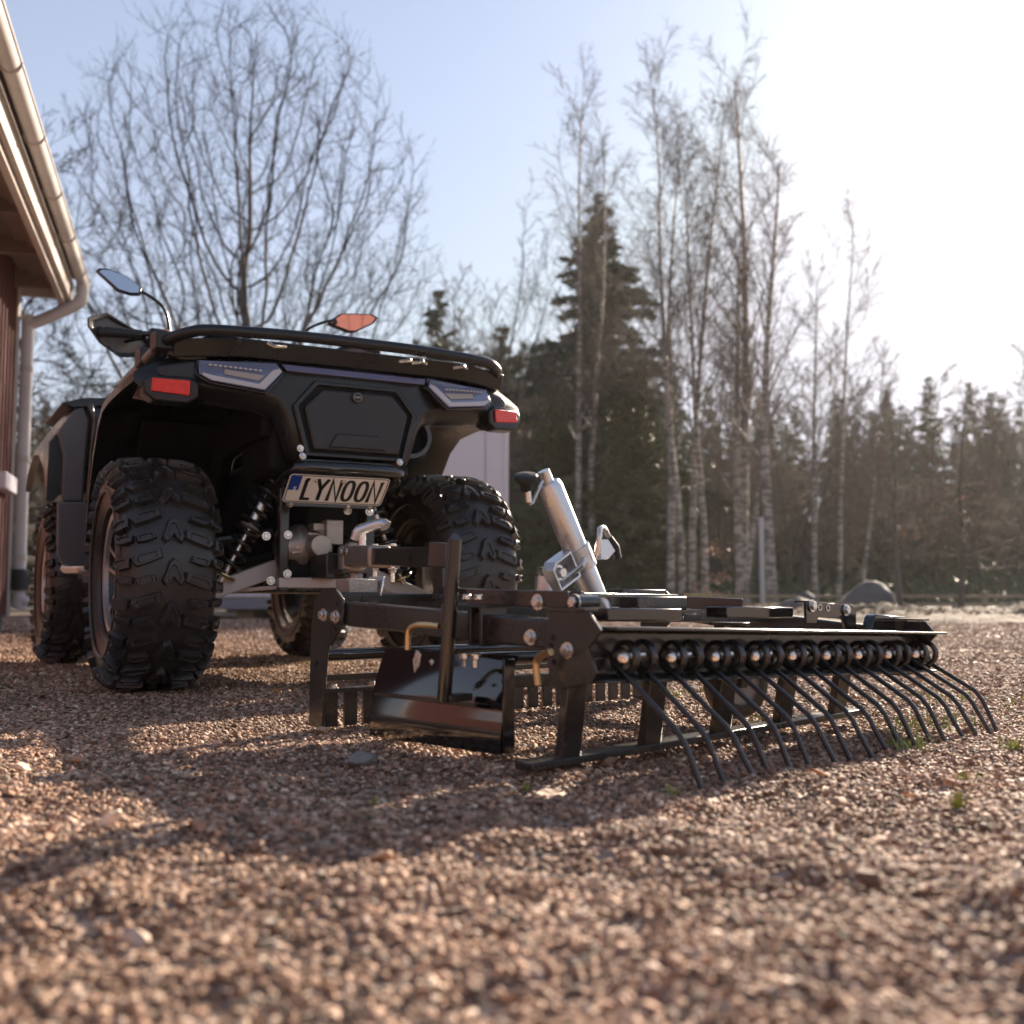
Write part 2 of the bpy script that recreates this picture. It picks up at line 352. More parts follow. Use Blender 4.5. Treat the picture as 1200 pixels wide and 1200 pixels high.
ng.interface.new_socket('Geometry', in_out='INPUT', socket_type='NodeSocketGeometry'); ng.interface.new_socket('Geometry', in_out='OUTPUT', socket_type='NodeSocketGeometry')
gi, gout = ng.nodes.new('NodeGroupInput'), ng.nodes.new('NodeGroupOutput')
iop = ng.nodes.new('GeometryNodeInstanceOnPoints'); ci = ng.nodes.new('GeometryNodeCollectionInfo'); ci.inputs[0].default_value = scol; ci.inputs['Separate Children'].default_value = True; ci.inputs['Reset Children'].default_value = True
a1 = ng.nodes.new('GeometryNodeInputNamedAttribute'); a1.data_type = 'FLOAT'; a1.inputs[0].default_value = 'stone_size'
a2 = ng.nodes.new('GeometryNodeInputNamedAttribute'); a2.data_type = 'FLOAT_VECTOR'; a2.inputs[0].default_value = 'stone_turn'
e2 = ng.nodes.new('FunctionNodeEulerToRotation')
ng.links.new(gi.outputs[0], iop.inputs['Points']); ng.links.new(ci.outputs[0], iop.inputs['Instance']); iop.inputs['Pick Instance'].default_value = True
ng.links.new(a1.outputs[0], iop.inputs['Scale']); ng.links.new(a2.outputs[0], e2.inputs[0]); ng.links.new(e2.outputs[0], iop.inputs['Rotation']); ng.links.new(iop.outputs[0], gout.inputs[0])
gm = gravel.modifiers.new('stones', 'NODES'); gm.node_group = ng

# ------------------------------------------------------------------ quad bike (own frame: x right, y forward, z up, origin under the rear axle)
quad = empty('quad_bike', (-.631, 3.343, 0), 'black quad bike parked beside the red building with its back to the camera', 'quad bike', rot=(0, 0, .507))

def tyre_mesh(Ro, Wd, rim_r, npitch, side):
    hw = Wd/2; Rc = Ro-.017; k = hw/.125
    prof = [(-.088*k, rim_r-.012), (-.100*k, rim_r+.006), (-.118*k, rim_r+.03), (-.127*k, rim_r+.062), (-.127*k, Rc-.055), (-.119*k, Rc-.027), (-.103*k, Rc-.012), (-.08*k, Rc-.004), (-.04*k, Rc-.001), (0, Rc)]
    prof = prof + [(-a, b) for a, b in prof[-2::-1]]
    mb = MB(); mb.lathe([(a, b) for a, b in prof], (0, 0, 0), (1, 0, 0), 72)
    # arc-length parameter measured from the centre line
    L = [0]
    for i in range(1, len(prof)): L.append(L[-1]+math.dist(prof[i], prof[i-1]))
    mid = L[-1]/2; L = [l-mid for l in L]
    def surf(t, a, h):
        t = max(L[0]+.001, min(L[-1]-.001, t))
        for i in range(1, len(L)):
            if t <= L[i]: break
        q = (t-L[i-1])/(L[i]-L[i-1]); p0, p1 = prof[i-1], prof[i]
        def nrm(i):
            a_, b_ = prof[max(0, i-1)], prof[min(len(prof)-1, i+1)]; d = (b_[0]-a_[0], b_[1]-a_[1]); l = math.hypot(*d); return (-d[1]/l, d[0]/l)
        n0, n1 = nrm(i-1), nrm(i); nx, nr = n0[0]*(1-q)+n1[0]*q, n0[1]*(1-q)+n1[1]*q
        x = p0[0]*(1-q)+p1[0]*q + nx*h; r = p0[1]*(1-q)+p1[1]*q + nr*h
        th = a/Rc
        return Vector((x, -r*math.cos(th), r*math.sin(th)))   # a = 0 faces backwards (-y), grows upwards
    pitch = 2*math.pi*Rc/npitch
    def lug(poly, a0, H=.0185, rec=.55):
        poly = [(t*.001*k, a*.001) for t, a in poly]
        P2 = []
        for i in range(len(poly)):
            p, q = poly[i], poly[(i+1) % len(poly)]; n = max(1, int(math.dist(p, q)/.028))
            for j in range(n): P2.append((p[0]+(q[0]-p[0])*j/n, p[1]+(q[1]-p[1])*j/n))
        cx = sum(p[0] for p in P2)/len(P2); cy = sum(p[1] for p in P2)/len(P2); n = len(P2)
        def sc(f): return [(cx+(x-cx)*f, cy+(y-cy)*f) for x, y in P2]
        lay = [(sc(1.12), -.002), (sc(1.0), H-.003), (sc(.92), H), (sc(rec+.14), H), (sc(rec+.04), H-.0045)]
        vs = [surf(t, a0+a, h) for pl, h in lay for t, a in pl]
        fs = [(l*n+i, l*n+(i+1) % n, (l+1)*n+(i+1) % n, (l+1)*n+i) for l in range(4) for i in range(n)] + [tuple(4*n+i for i in range(n))]
        mb.add(vs, fs)
    P_ = pitch*1000
    A = [(0, 33), (11, 25), (17, 6), (28, -20), (20, -34), (8, -24), (0, -12), (-8, -24), (-20, -34), (-28, -20), (-17, 6), (-11, 25)]
    B1 = [(-33, 26), (-29, 4), (-60, -10), (-90, -20), (-99, -8), (-93, 7), (-62, 17)]
    B2 = [(-48, P_*.5+13), (-43, P_*.5-1), (-72, P_*.5-12), (-88, P_*.5-12), (-91, P_*.5+3), (-72, P_*.5+9)]
    Sh = [(-105, 2), (-106, -24), (-126, -31), (-150, -27), (-152, -6), (-128, 1)]
    Sh2 = [(-97, P_*.5+6), (-98, P_*.5-11), (-120, P_*.5-16), (-140, P_*.5-11), (-138, P_*.5+4), (-118, P_*.5+8)]
    for i in range(npitch):
        a0 = i*pitch
        lug(A, a0, .0170, .5)
        for poly in (B1, B2, Sh, Sh2):
            lug(poly, a0+.3*pitch); lug([(-t, a) for t, a in poly][::-1], a0+.75*pitch)
    # raised sidewall ribs
    for sgn in (-1, 1):
        mb.lathe([(sgn*.1265*k, Rc-.075), (sgn*.131*k, Rc-.078), (sgn*.131*k, Rc-.084), (sgn*.1265*k, Rc-.087)], (0, 0, 0), (1, 0, 0), 72)
        mb.lathe([(sgn*.104*k, rim_r+.004), (sgn*.112*k, rim_r+.008), (sgn*.112*k, rim_r+.016), (sgn*.108*k, rim_r+.022)], (0, 0, 0), (1, 0, 0), 72)
    return mb
def make_wheel(pos, Ro, Wd, rim_r, npitch, s):
    # s = -1: outer face towards -x
    hb = MB(); xo = s*Wd*.2
    hb.lathe([(0, .0001), (0, .030), (.022, .032), (.03, .045), (.034, .045), (.034, .0001)], (xo*.9, 0, 0), (s, 0, 0), 24)
    hb.lathe([(0, .05), (-.09*1, .045), (-.09, .0001)], (xo*.9, 0, 0), (s, 0, 0), 20)
    for q in range(4):
        a = R(45+90*q); hb.hexbolt((xo*.9+s*.034, .028*math.cos(a), .028*math.sin(a)), (s, 0, 0), .007, .012, False)
    w = hb.build('wheel', 'rim', quad); w.location = pos
    tyre_mesh(Ro, Wd, rim_r, npitch, s).build('tyre', 'tyre', w, ang=32)
    rb = MB(); hw = Wd*.36
    rb.lathe([(-s*hw, rim_r-.002), (-s*hw, rim_r-.02), (-s*hw*.5, rim_r-.045), (s*hw*.3, rim_r-.04), (s*hw*.8, rim_r-.022), (s*hw*.98, rim_r-.016)], (0, 0, 0), (1, 0, 0), 48)
    rb.build('rim', 'rim', w)
    lp = MB(); lp.lathe([(s*hw*.95, rim_r-.017), (s*hw*1.08, rim_r-.016), (s*hw*1.13, rim_r-.006), (s*hw*1.08, rim_r+.005), (s*hw*.98, rim_r+.002)], (0, 0, 0), (1, 0, 0), 64)
    lp.build('rim_lip', 'alu', w)
    for q in range(5):
        a = R(72*q+18)
        for da in (-.085, .085):
            sp_ = MB(); u = Vector((0, math.cos(a), math.sin(a))); v = Vector((0, -math.sin(a), math.cos(a)))
            p0 = Vector((xo*.9+s*.02, 0, 0)) + u*.036 + v*da*.22; p1 = Vector((s*hw*.86, 0, 0)) + u*(rim_r-.02) + v*da*.36
            sp_.beam(p0, p1, .014, .02, up=(s, 0, 0)); o = sp_.build('spoke', 'rim', w, bevel=.002)
            ed = MB(); of = Vector((s*.0115, 0, 0)); ed.beam(p0+of, p1+of, .008, .003, up=(s, 0, 0)); ed.build('spoke_face', 'alu', w)
    return w
wheels = [make_wheel((-.462, 0, .325), .332, .25, .178, 18, -1), make_wheel((.462, 0, .325), .332, .25, .178, 18, 1),
          make_wheel((-.50, 1.445, .315), .322, .205, .168, 18, -1), make_wheel((.50, 1.445, .315), .322, .205, .168, 18, 1)]
for w_, a in zip(wheels, (0, .3, .5, .9)): w_.rotation_euler.x = a*.35

# --- rear fascia: a curved shell with a rolled lower edge
def ybase(x): return -.412 + .27*x*x
def zt(x):
    x = abs(x)
    for (a, b), (c, d) in zip(ZT, ZT[1:]):
        if x <= c: return b+(d-b)*(x-a)/(c-a)
    return ZT[-1][1]
ZT = [(0, .897), (.214, .896), (.437, .888), (.50, .872), (.553, .846)]
ZB = [(0, .612), (.150, .612), (.178, .640), (.196, .70), (.215, .738), (.26, .757), (.35, .768), (.42, .776), (.45, .764), (.52, .772), (.553, .795)]
def zb(x):
    x = abs(x)
    for (a, b), (c, d) in zip(ZB, ZB[1:]):
        if x <= c: return b+(d-b)*(x-a)/(c-a)
    return ZB[-1][1]
mb = MB(); xs = sorted(set([round(-.553+1.106*i/88, 4) for i in range(89)] + [s*a for a, _ in ZB for s in (-1, 1)])); rows = 18; vs = []
for x in xs:
    t_, b_ = zt(x), zb(x)
    for j in range(rows):
        q = j/(rows-1); z = t_+(b_-t_)*q
        y = ybase(x) + .045*max(0, (q-.62)/.38)**2.2 + (.02*(1-q/.12)**2 if q < .12 else 0)
        y += -.012*math.exp(-((q-.66)/.12)**2)*(1 if abs(x) > .2 else 0)*min(1, (abs(x)-.2)*9 if abs(x) > .2 else 0)
        y += .09*max(0, (abs(x)-.50)/.053)**2
        vs.append((x, y, z))
n0 = len(vs); vs += [(x, y+.012, z) for x, y, z in vs]
fs = []
for i in range(len(xs)-1):
    for j in range(rows-1):
        a = i*rows+j; fs += [(a, a+1, a+rows+1, a+rows), (n0+a, n0+a+rows, n0+a+rows+1, n0+a+1)]
    a = i*rows; fs += [(a, a+rows, n0+a+rows, n0+a), (a+rows-1, n0+a+rows-1, n0+a+2*rows-1, a+2*rows-1)]
for a in (0, (len(xs)-1)*rows): fs += [(a+j, n0+a+j, n0+a+j+1, a+j+1) for j in range(rows-1)]
mb.add(vs, fs); mb.build('rear_fascia', 'plastic', quad, ang=50)
# under-lip behind the fascia: closes the tail from below
mb = MB(); mb.box((0, -.21, .80), (.36, .36, .18)); mb.box((0, -.16, .73), (.42, .30, .26)); mb.build('tail_housing', 'liner', quad, bevel=.02)
# hexagonal storage hatch
HO = [(-.123, .843), (-.181, .772), (-.146, .637), (.146, .637), (.181, .772), (.123, .843)]
HI = [(-.112, .832), (-.166, .771), (-.134, .648), (.134, .648), (.166, .771), (.112, .832)]
HL = [(-.101, .822), (-.151, .770), (-.124, .655), (.124, .655), (.151, .770), (.101, .822)]
yf = lambda d: (lambda u, v, t: (u, ybase(u)+t+d, v))
MB().ring(HO, HI, yf(0), -.016, .01).build('hatch_frame', 'plastic', quad, bevel=.003)
MB().prism(HI, yf(0), -.004, .012).build('hatch_gap', 'dark', quad)
MB().prism(HL, yf(0), -.0185, .0).build('hatch_lid', 'lid', quad, bevel=.007, seg=3)
MB().prism([(-.083, .664), (-.060, .703), (.060, .703), (.083, .664)], yf(0), -.0225, -.01).build('lid_relief', 'lid', quad, bevel=.004)
em = MB(); em.lathe([(0, .0001), (.0, .015), (.003, .015), (.0045, .012), (.0045, .0001)], (-.004, -.431, .806), (0, -1, 0), 28)
em = em.build('round_emblem', 'plastic', quad)
MB().tube([(-.015*math.cos(t)*.78-.004, -.4358, .806+.0115*math.sin(t)) for t in [k*math.pi/9 for k in range(18)]], .0009, 6, closed=True).build('emblem_ring', 'cast', em)
MB().box((-.004, -.4358, .806), (.016, .0015, .003)).build('emblem_bar', 'cast', em)
# purple gloss strip tilted up, the sky's reflection put into its colour
MB().prism([(-.212, .882), (-.201, .862), (.201, .862), (.212, .882)], lambda u, v, t: (u, ybase(u)-.026+(v-.86)*.7+t, v), 0, .02).build('gloss_strip', 'sky_lavender', quad, bevel=.002)
# tail lamps and reflectors
for s in (-1, 1):
    def q_(pts): return [(s*a, b) for a, b in (pts if s > 0 else pts[::-1])]
    yl = lambda u, v, t: (u, ybase(u)-.030+(v-.84)*.52+t, v)
    bez = q_([(.216, .889), (.430, .882), (.434, .836), (.405, .812), (.262, .790), (.202, .858)])
    len_ = q_([(.226, .882), (.423, .876), (.426, .838), (.400, .819), (.266, .799), (.213, .858)])
    b = MB().prism(bez, yl, 0, .025).build('tail_lamp', 'gloss', quad, bevel=.003)
    MB().prism(len_, yl, -.005, .01).build('lens', 'lens', b, bevel=.002)
    gd = q_([(.216, .857), (.268, .802), (.396, .820), (.418, .833), (.418, .840), (.392, .833), (.280, .816), (.238, .860), (.220, .866)])
    MB().prism(gd, yl, -.0075, -.003).build('light_guide', 'guide', b)
    MB().prism(q_([(.262, .842), (.280, .826), (.365, .839), (.362, .853)]), yl, -.0066, -.003).build('reflector_bowl', 'led', b)
    cells = MB()
    for i in range(11):
        u = .268+.0125*i; cells.add(*(lambda mm: (mm.v, mm.f))(MB().prism(q_([(u, .853+.0008*i), (u+.008, .853+.0008*i), (u+.008, .8585+.0008*i), (u, .8585+.0008*i)]), yl, -.0085, -.003)))
    cells.build('led_row', 'guide', b, kind='stuff')
    yr = lambda u, v, t: (u, ybase(.45)-.016+.34*(abs(u)-.45)+t, v)
    pod = MB().prism(q_([(.425, .812), (.448, .828), (.540, .832), (.556, .815), (.553, .783), (.530, .762), (.452, .757), (.425, .775)]), yr, -.014, .05).build('reflector_pod', 'plastic', quad, bevel=.006)
    rf = MB().prism(q_([(.446, .817), (.536, .822), (.538, .788), (.448, .778)]), yr, -.021, -.005).build('red_reflector', 'red', pod, bevel=.0025)
    # side cheek of the tail, running forwards into the fender
    ck = []
    prof_y = [(-.345, .80), (-.31, .845), (-.20, .836), (0, .836), (.12, .826), (.20, .785), (.28, .70), (.34, .60), (.38, .50), (.40, .42)]
    mb = MB(); sec = []
    for y, zl in prof_y:
        top = min(.925, zl+.085 if y > .12 else .925); fo = 0 if y > -.3 else (.012 if y > -.33 else .05)
        xo = .585-fo; zi = max(zl-.075, .40)
        sec.append([(.22, top), (.43, top-.012), (xo-.02, zl+.012), (xo, zl-.004), (xo, zl-.026), (xo-.012, zl-.028), (.50, min(zl+.0, top-.03)), (.33, min(zl+.02, top-.03)), (.22, zl-.02)])
    vs = [(s*x, y, z) for (y, _), sc_ in zip(prof_y, sec) for x, z in sc_]; k = 9
    fs = [(i*k+j, i*k+(j+1) % k, (i+1)*k+(j+1) % k, (i+1)*k+j) for i in range(len(sec)-1) for j in range(k)] + [tuple(range(k)), tuple((len(sec)-1)*k+j for j in range(k))]
    mb.add(vs, fs); mb.build('rear_fender', 'plastic', quad, ang=40)
    # wheel-arch inner wall
    mb = MB(); mb.prism([(-.34, .80), (.30, .80), (.36, .62), (.40, .34), (.30, .34), (.22, .55), (.10, .68), (-.12, .70), (-.30, .70)], X, s*.20, s*.235)
    mb.prism([(.19, .80), (.36, .62), (.415, .40), (.42, .33), (.385, .33), (.37, .42), (.32, .60), (.16, .79)], X, s*.22, s*.46)
    mb.build('wheel_arch_liner', 'liner', quad, bevel=.004)
# number plate, tilted under the tail
pc, pt = Vector((-.046, -.395, .551)), R(-36)
def pl(u, v, t):
    y, z = t*math.cos(pt)-v*math.sin(pt)*-1, v*math.cos(pt)
    return (pc.x+u, pc.y + (-.72*v) + t*.82, pc.z + .64*v + t*.30)
def rrect(w, h, r, n=5):
    o = []
    for cx, cy, a in ((w/2-r, h/2-r, 0), (-w/2+r, h/2-r, 90), (-w/2+r, -h/2+r, 180), (w/2-r, -h/2+r, 270)): o += arc(cx, cy, r, a, a+90, n)
    return o
pw, ph = .286, .108
npl = MB().prism(rrect(pw, ph, .011), pl, 0, .002).build('number_plate', 'plate', quad)
MB().ring(rrect(pw-.006, ph-.006, .009), rrect(pw-.0105, ph-.0105, .008), pl, -.0012, .0005).build('plate_border', 'ink', npl)
u0 = -pw/2+.0058
MB().prism([(u0, ph/2-.0062), (u0+.028, ph/2-.0062), (u0+.028, -.006), (u0, -.006)][::-1], pl, -.0010, .0005).build('country_band', 'blue', npl)
MB().tube([pl(u0+.017-.004*c, .001+.0045*d, -.0018) for c, d in ((-1, 1), (0, 1.3), (.9, .7), (.2, .1), (-.8, -.5), (0, -1.2), (1, -.9))][0:7], .0009, 6).build('country_letter', 'white', npl)
def stroke(mb, pts, w=.0098):
    # flat letter stroke with mitred joints in plate coordinates
    n = len(pts); Lf, Rt = [], []
    for i in range(n):
        d0 = (Vector(pts[i])-Vector(pts[i-1])).normalized() if i else None; d1 = (Vector(pts[i+1])-Vector(pts[i])).normalized() if i < n-1 else None
        d = ((d0 or d1)+(d1 or d0)).normalized(); nn = Vector((-d.y, d.x)); base = Vector((-(d1 or d0).y, (d1 or d0).x)); kk = w/2/max(.45, nn.dot(base))
        Lf.append(Vector(pts[i])+nn*kk); Rt.append(Vector(pts[i])-nn*kk)
    vs = [pl(p.x, p.y, -.0016) for p in Lf] + [pl(p.x, p.y, -.0016) for p in Rt] + [pl(p.x, p.y, 0) for p in Lf] + [pl(p.x, p.y, 0) for p in Rt]
    fs = []
    for i in range(n-1): fs += [(i, i+1, n+i+1, n+i), (i, 2*n+i, 2*n+i+1, i+1), (n+i, n+i+1, 3*n+i+1, 3*n+i)]
    mb.add(vs, fs)
ch = .074; cw = .026; hh = ch/2
def letter(kind, x):
    if kind == 'L': S_ = [[(0, hh), (0, -hh), (cw*.85, -hh)], [(-.003, hh), (.008, hh)]]
    elif kind == 'Y': S_ = [[(-.002, hh+.004), (cw/2, .002)], [(cw+.002, hh+.004), (cw/2, .002), (cw/2, -hh-.004)]]
    elif kind == 'N': S_ = [[(0, -hh-.004), (0, hh+.002), (cw*.98, -hh-.002), (cw*.98, hh+.004)]]
    elif kind == 'O': 
        ov = [(cw/2+cw/2*math.copysign(abs(math.cos(t))**.75, math.cos(t)), hh*math.copysign(abs(math.sin(t))**.85, math.sin(t))) for t in [k*math.pi/14 for k in range(28)]]; S_ = [ov+[ov[0]]]
    mb = MB()
    for st in S_: stroke(mb, [(x+a, b-.001) for a, b in st])
    mb.build('letter', 'ink', npl, smooth=False)
for kk, x in zip('LYNOON', (-.093, -.060, -.020, .019, .058, .097)): letter(kk, x)
for x in (-.05, .03): MB().hexbolt(pl(x-.02, .035, 0), Vector(pl(0, 0, -1))-Vector(pl(0, 0, 0)), .0045, .003).build('plate_screw', 'zinc', npl)
for x in (-.115, .05, .115): MB().hexbolt(pl(x, -.063, .004), Vector(pl(0, 0, -1))-Vector(pl(0, 0, 0)), .0062, .005).build('bracket_bolt', 'zinc', quad)
MB().beam(pl(-.13, -.058, .008), pl(.13, -.058, .008), .012, .02).build('plate_bracket', 'powder', quad, bevel=.002)
# tubular bumper above the plate
MB().tube([(-.175, -.30, .575), (-.178, -.38, .59), (-.165, -.42, .604), (-.14, -.432, .606), (0, -.436, .607), (.10, -.432, .606), (.125, -.42, .604), (.138, -.38, .59), (.138, -.30, .575)], .0175, 14).build('bumper_tube', 'gloss', quad)
for x in (-.158, .122): MB().hexbolt((x, -.435, .634), (0, -1, .2), .007, .006).build('bumper_bolt', 'zinc', quad)
MB().hexbolt((-.163, -.43, .655), (0, -1, 0), .007, .006).build('bumper_bolt', 'zinc', quad)
MB().box((-.02, -.37, .618), (.27, .09, .028)).build('bumper_bracket', 'powder', quad, bevel=.004)
# rear rack
ht = [(-.50, .30, .925), (-.508, -.05, .918), (-.508, -.28, .922), (-.495, -.37, .930), (-.455, -.418, .942), (-.40, -.435, .950), (-.2, -.446, .957), (0, -.448, .958), (.2, -.446, .957), (.38, -.435, .950), (.435, -.41, .942), (.462, -.36, .932), (.47, -.2, .922), (.47, .30, .925)]
def smooth_path(pts, n=5):
    P_ = [Vector(p) for p in pts]; out = []
    for i in range(len(P_)-1):
        p0, p1, p2, p3 = P_[max(0, i-1)], P_[i], P_[i+1], P_[min(len(P_)-1, i+2)]
        for j in range(n):
            t = j/n; out.append(.5*((2*p1)+(p2-p0)*t+(2*p0-5*p1+4*p2-p3)*t*t+(3*p1-p0-3*p2+p3)*t**3))
    return out+[P_[-1]]
MB().tube([p-Vector((0, 0, .004)) for p in smooth_path(ht)], .0155, 14).build('rack_rail', 'plastic', quad)
for y in (-.30, -.12, .06, .24): MB().beam((-.48, y, .932), (.46, y, .932), .024, .018).build('rack_crossbar', 'plastic', quad, bevel=.004)
MB().box((0, -.10, .947), (.80, .52, .012)).build('rack_deck', 'liner', quad, bevel=.004)
for x, y in ((-.507, -.33), (-.505, -.10), (.466, -.30), (.466, -.08)): MB().box((x, y, .925), (.048, .06, .05), (0, 0, .1)).build('rack_clamp', 'plastic', quad, bevel=.005)
MB().tube([(-.492, -.345, .897), (-.46, -.35, .885), (-.40, -.36, .888)], .013, 10).build('rack_strut', 'plastic', quad)
MB().prism([(-.505, .852), (-.47, .862), (-.452, .905), (-.49, .90)], lambda u, v, t: (u, -.335+t-(u+.47)*.5, v), 0, .003).build('warning_sticker', 'label', quad)
for x in (.13, .17, .30): MB().tube([(x, -.405, .925), (x+.03, -.415, .930), (x+.05, -.40, .927)], .006, 8).build('rack_bolt', 'zinc', quad)
MB().tube([(-.25, -.41, .935), (-.235, -.422, .924), (-.20, -.41, .93)], .005, 8).build('rack_hook', 'zinc', quad)
yb_ = lambda u: -.425+.30*max(0, abs(u)-.36)**1.0
mb = MB(); xs_ = [-.485+.97*i/24 for i in range(25)]
vs = [(x, y, z) for x in xs_ for y, z in ((yb_(x)+.012, .938-.05*max(0, abs(x)-.3)), (yb_(x)+.03, .893-.06*max(0, abs(x)-.3)), (-.15, .900), (-.15, .940))]
mb.add(vs, [(i*4+j, i*4+(j+1) % 4, (i+1)*4+(j+1) % 4, (i+1)*4+j) for i in range(24) for j in range(4)] + [(0, 1, 2, 3), (99, 98, 97, 96)]); mb.build('rack_base', 'plastic', quad, bevel=.003)
# seat, tank and nose (mostly hidden behind the tail)
mb = MB(); mb.prism([(-.30, .86), (.55, .86), (.60, .92), (.55, .985), (.1, .965), (-.30, .955)], X, -.15, .15); mb.build('seat', 'rubber', quad, bevel=.03, seg=3)
mb = MB(); mb.prism([(.35, .40), (1.75, .40), (1.80, .60), (1.72, .86), (1.30, .98), (.95, 1.04), (.62, .98), (.35, .90)], X, -.17, .17); mb.build('engine_cover', 'plastic', quad, bevel=.03, seg=3)
MB().box((0, .92, .30), (.40, 1.5, .06)).build('skid_plate', 'powder', quad, bevel=.01)
for s in (-1, 1):
    def mm(pts): return [(s*a, b) for a, b in (pts if s < 0 else pts[::-1])]
    # front fender and mudguard in front of the footwell (outer silhouettes)
    mb = MB(); sec = []
    st = [(1.00, .955, .60), (1.10, .985, .72), (1.30, .99, .80), (1.50, .985, .82), (1.68, .95, .78), (1.80, .90, .70)]
    vs = []
    for y, z1, z0 in st: vs += [(s*x, y, z) for x, z in ((.22, z1), (.47, z1), (.56, z1-.03), (.635, z1-.14), (.64, z0), (.615, z0), (.58, z0+.04), (.22, z0+.02))]
    mb.add(vs, [(i*8+j, i*8+(j+1) % 8, (i+1)*8+(j+1) % 8, (i+1)*8+j) for i in range(5) for j in range(8)] + [tuple(range(8)), tuple(40+j for j in range(8))]); mb.build('front_fender', 'plastic', quad, bevel=.004)
    MB().prism(mm([(-.612, .850), (-.560, .935), (-.525, .945), (-.505, .90), (-.512, .80), (-.520, .60), (-.590, .60), (-.592, .77)]), Y, .955, .999).build('footwell_panel', 'fpanel', quad, bevel=.008)
    MB().prism(mm([(-.522, .952), (-.500, .955), (-.487, .90), (-.484, .70), (-.500, .585), (-.516, .60), (-.506, .80), (-.500, .90)]), Y, .92, .97).build('footwell_trim', 'gloss', quad, bevel=.006)
    MB().prism(mm([(-.608, .595), (-.490, .600), (-.484, .40), (-.50, .352), (-.575, .352), (-.604, .41)]), Y, .93, .96).build('mudguard', 'fpanel', quad, bevel=.006)
    MB().box((s*.40, .68, .335), (.26, .56, .035)).build('footboard', 'powder', quad, bevel=.006)
    MB().tube(smooth_path([(s*.52, .95, .372), (s*.575, .93, .362), (s*.588, .80, .352), (s*.588, .50, .345), (s*.55, .42, .345)]), .013, 12).build('nerf_bar', 'alu', quad)
    MB().prism(mm([(-.60, .962), (-.53, .987), (-.40, 1.0), (-.22, 1.0), (-.22, .972), (-.42, .965), (-.56, .945)]), Y, 1.0, 1.55).build('front_rack', 'plastic', quad, bevel=.006)
# engine side, seen as dark shapes through the arch
MB().box((0, .20, .50), (.36, .40, .34)).build('engine_block', 'liner', quad, bevel=.03)
MB().lathe([(0, .0001), (0, .07), (.03, .085), (.30, .085), (.33, .06), (.33, .0001)], (.19, -.33, .72), (0, 1, 0), 24).build('silencer', 'liner', quad)
MB().lathe([(-.02, .05), (-.02, .062), (.012, .062), (.012, .05)], (.19, -.345, .72), (0, 1, 0), 24).build('silencer_ring', 'powder', quad)
# frame uprights, cross members
for x in (-.135, .125):
    MB().beam((x, -.20, .625), (x, -.20, .275), .028, .028, up=(0, 1, 0)).build('frame_tube', 'powder', quad, bevel=.004)
    MB().tube([(x, -.20, .60), (x*1.2, -.35, .60)], .012, 10).build('frame_tube', 'powder', quad)
MB().beam((-.15, -.20, .30), (.14, -.20, .30), .03, .03, up=(0, 1, 0)).build('frame_tube', 'arm', quad, bevel=.004)
for x, z in ((-.128, .435), (-.128, .325), (-.175, .305), (.118, .51), (.145, .308), (-.19, .43), (-.13, .60), (.05, .51)):
    MB().hexbolt((x, -.222, z), (-.2, -1, 0), .0088, .008).build('frame_bolt', 'zinc', quad)
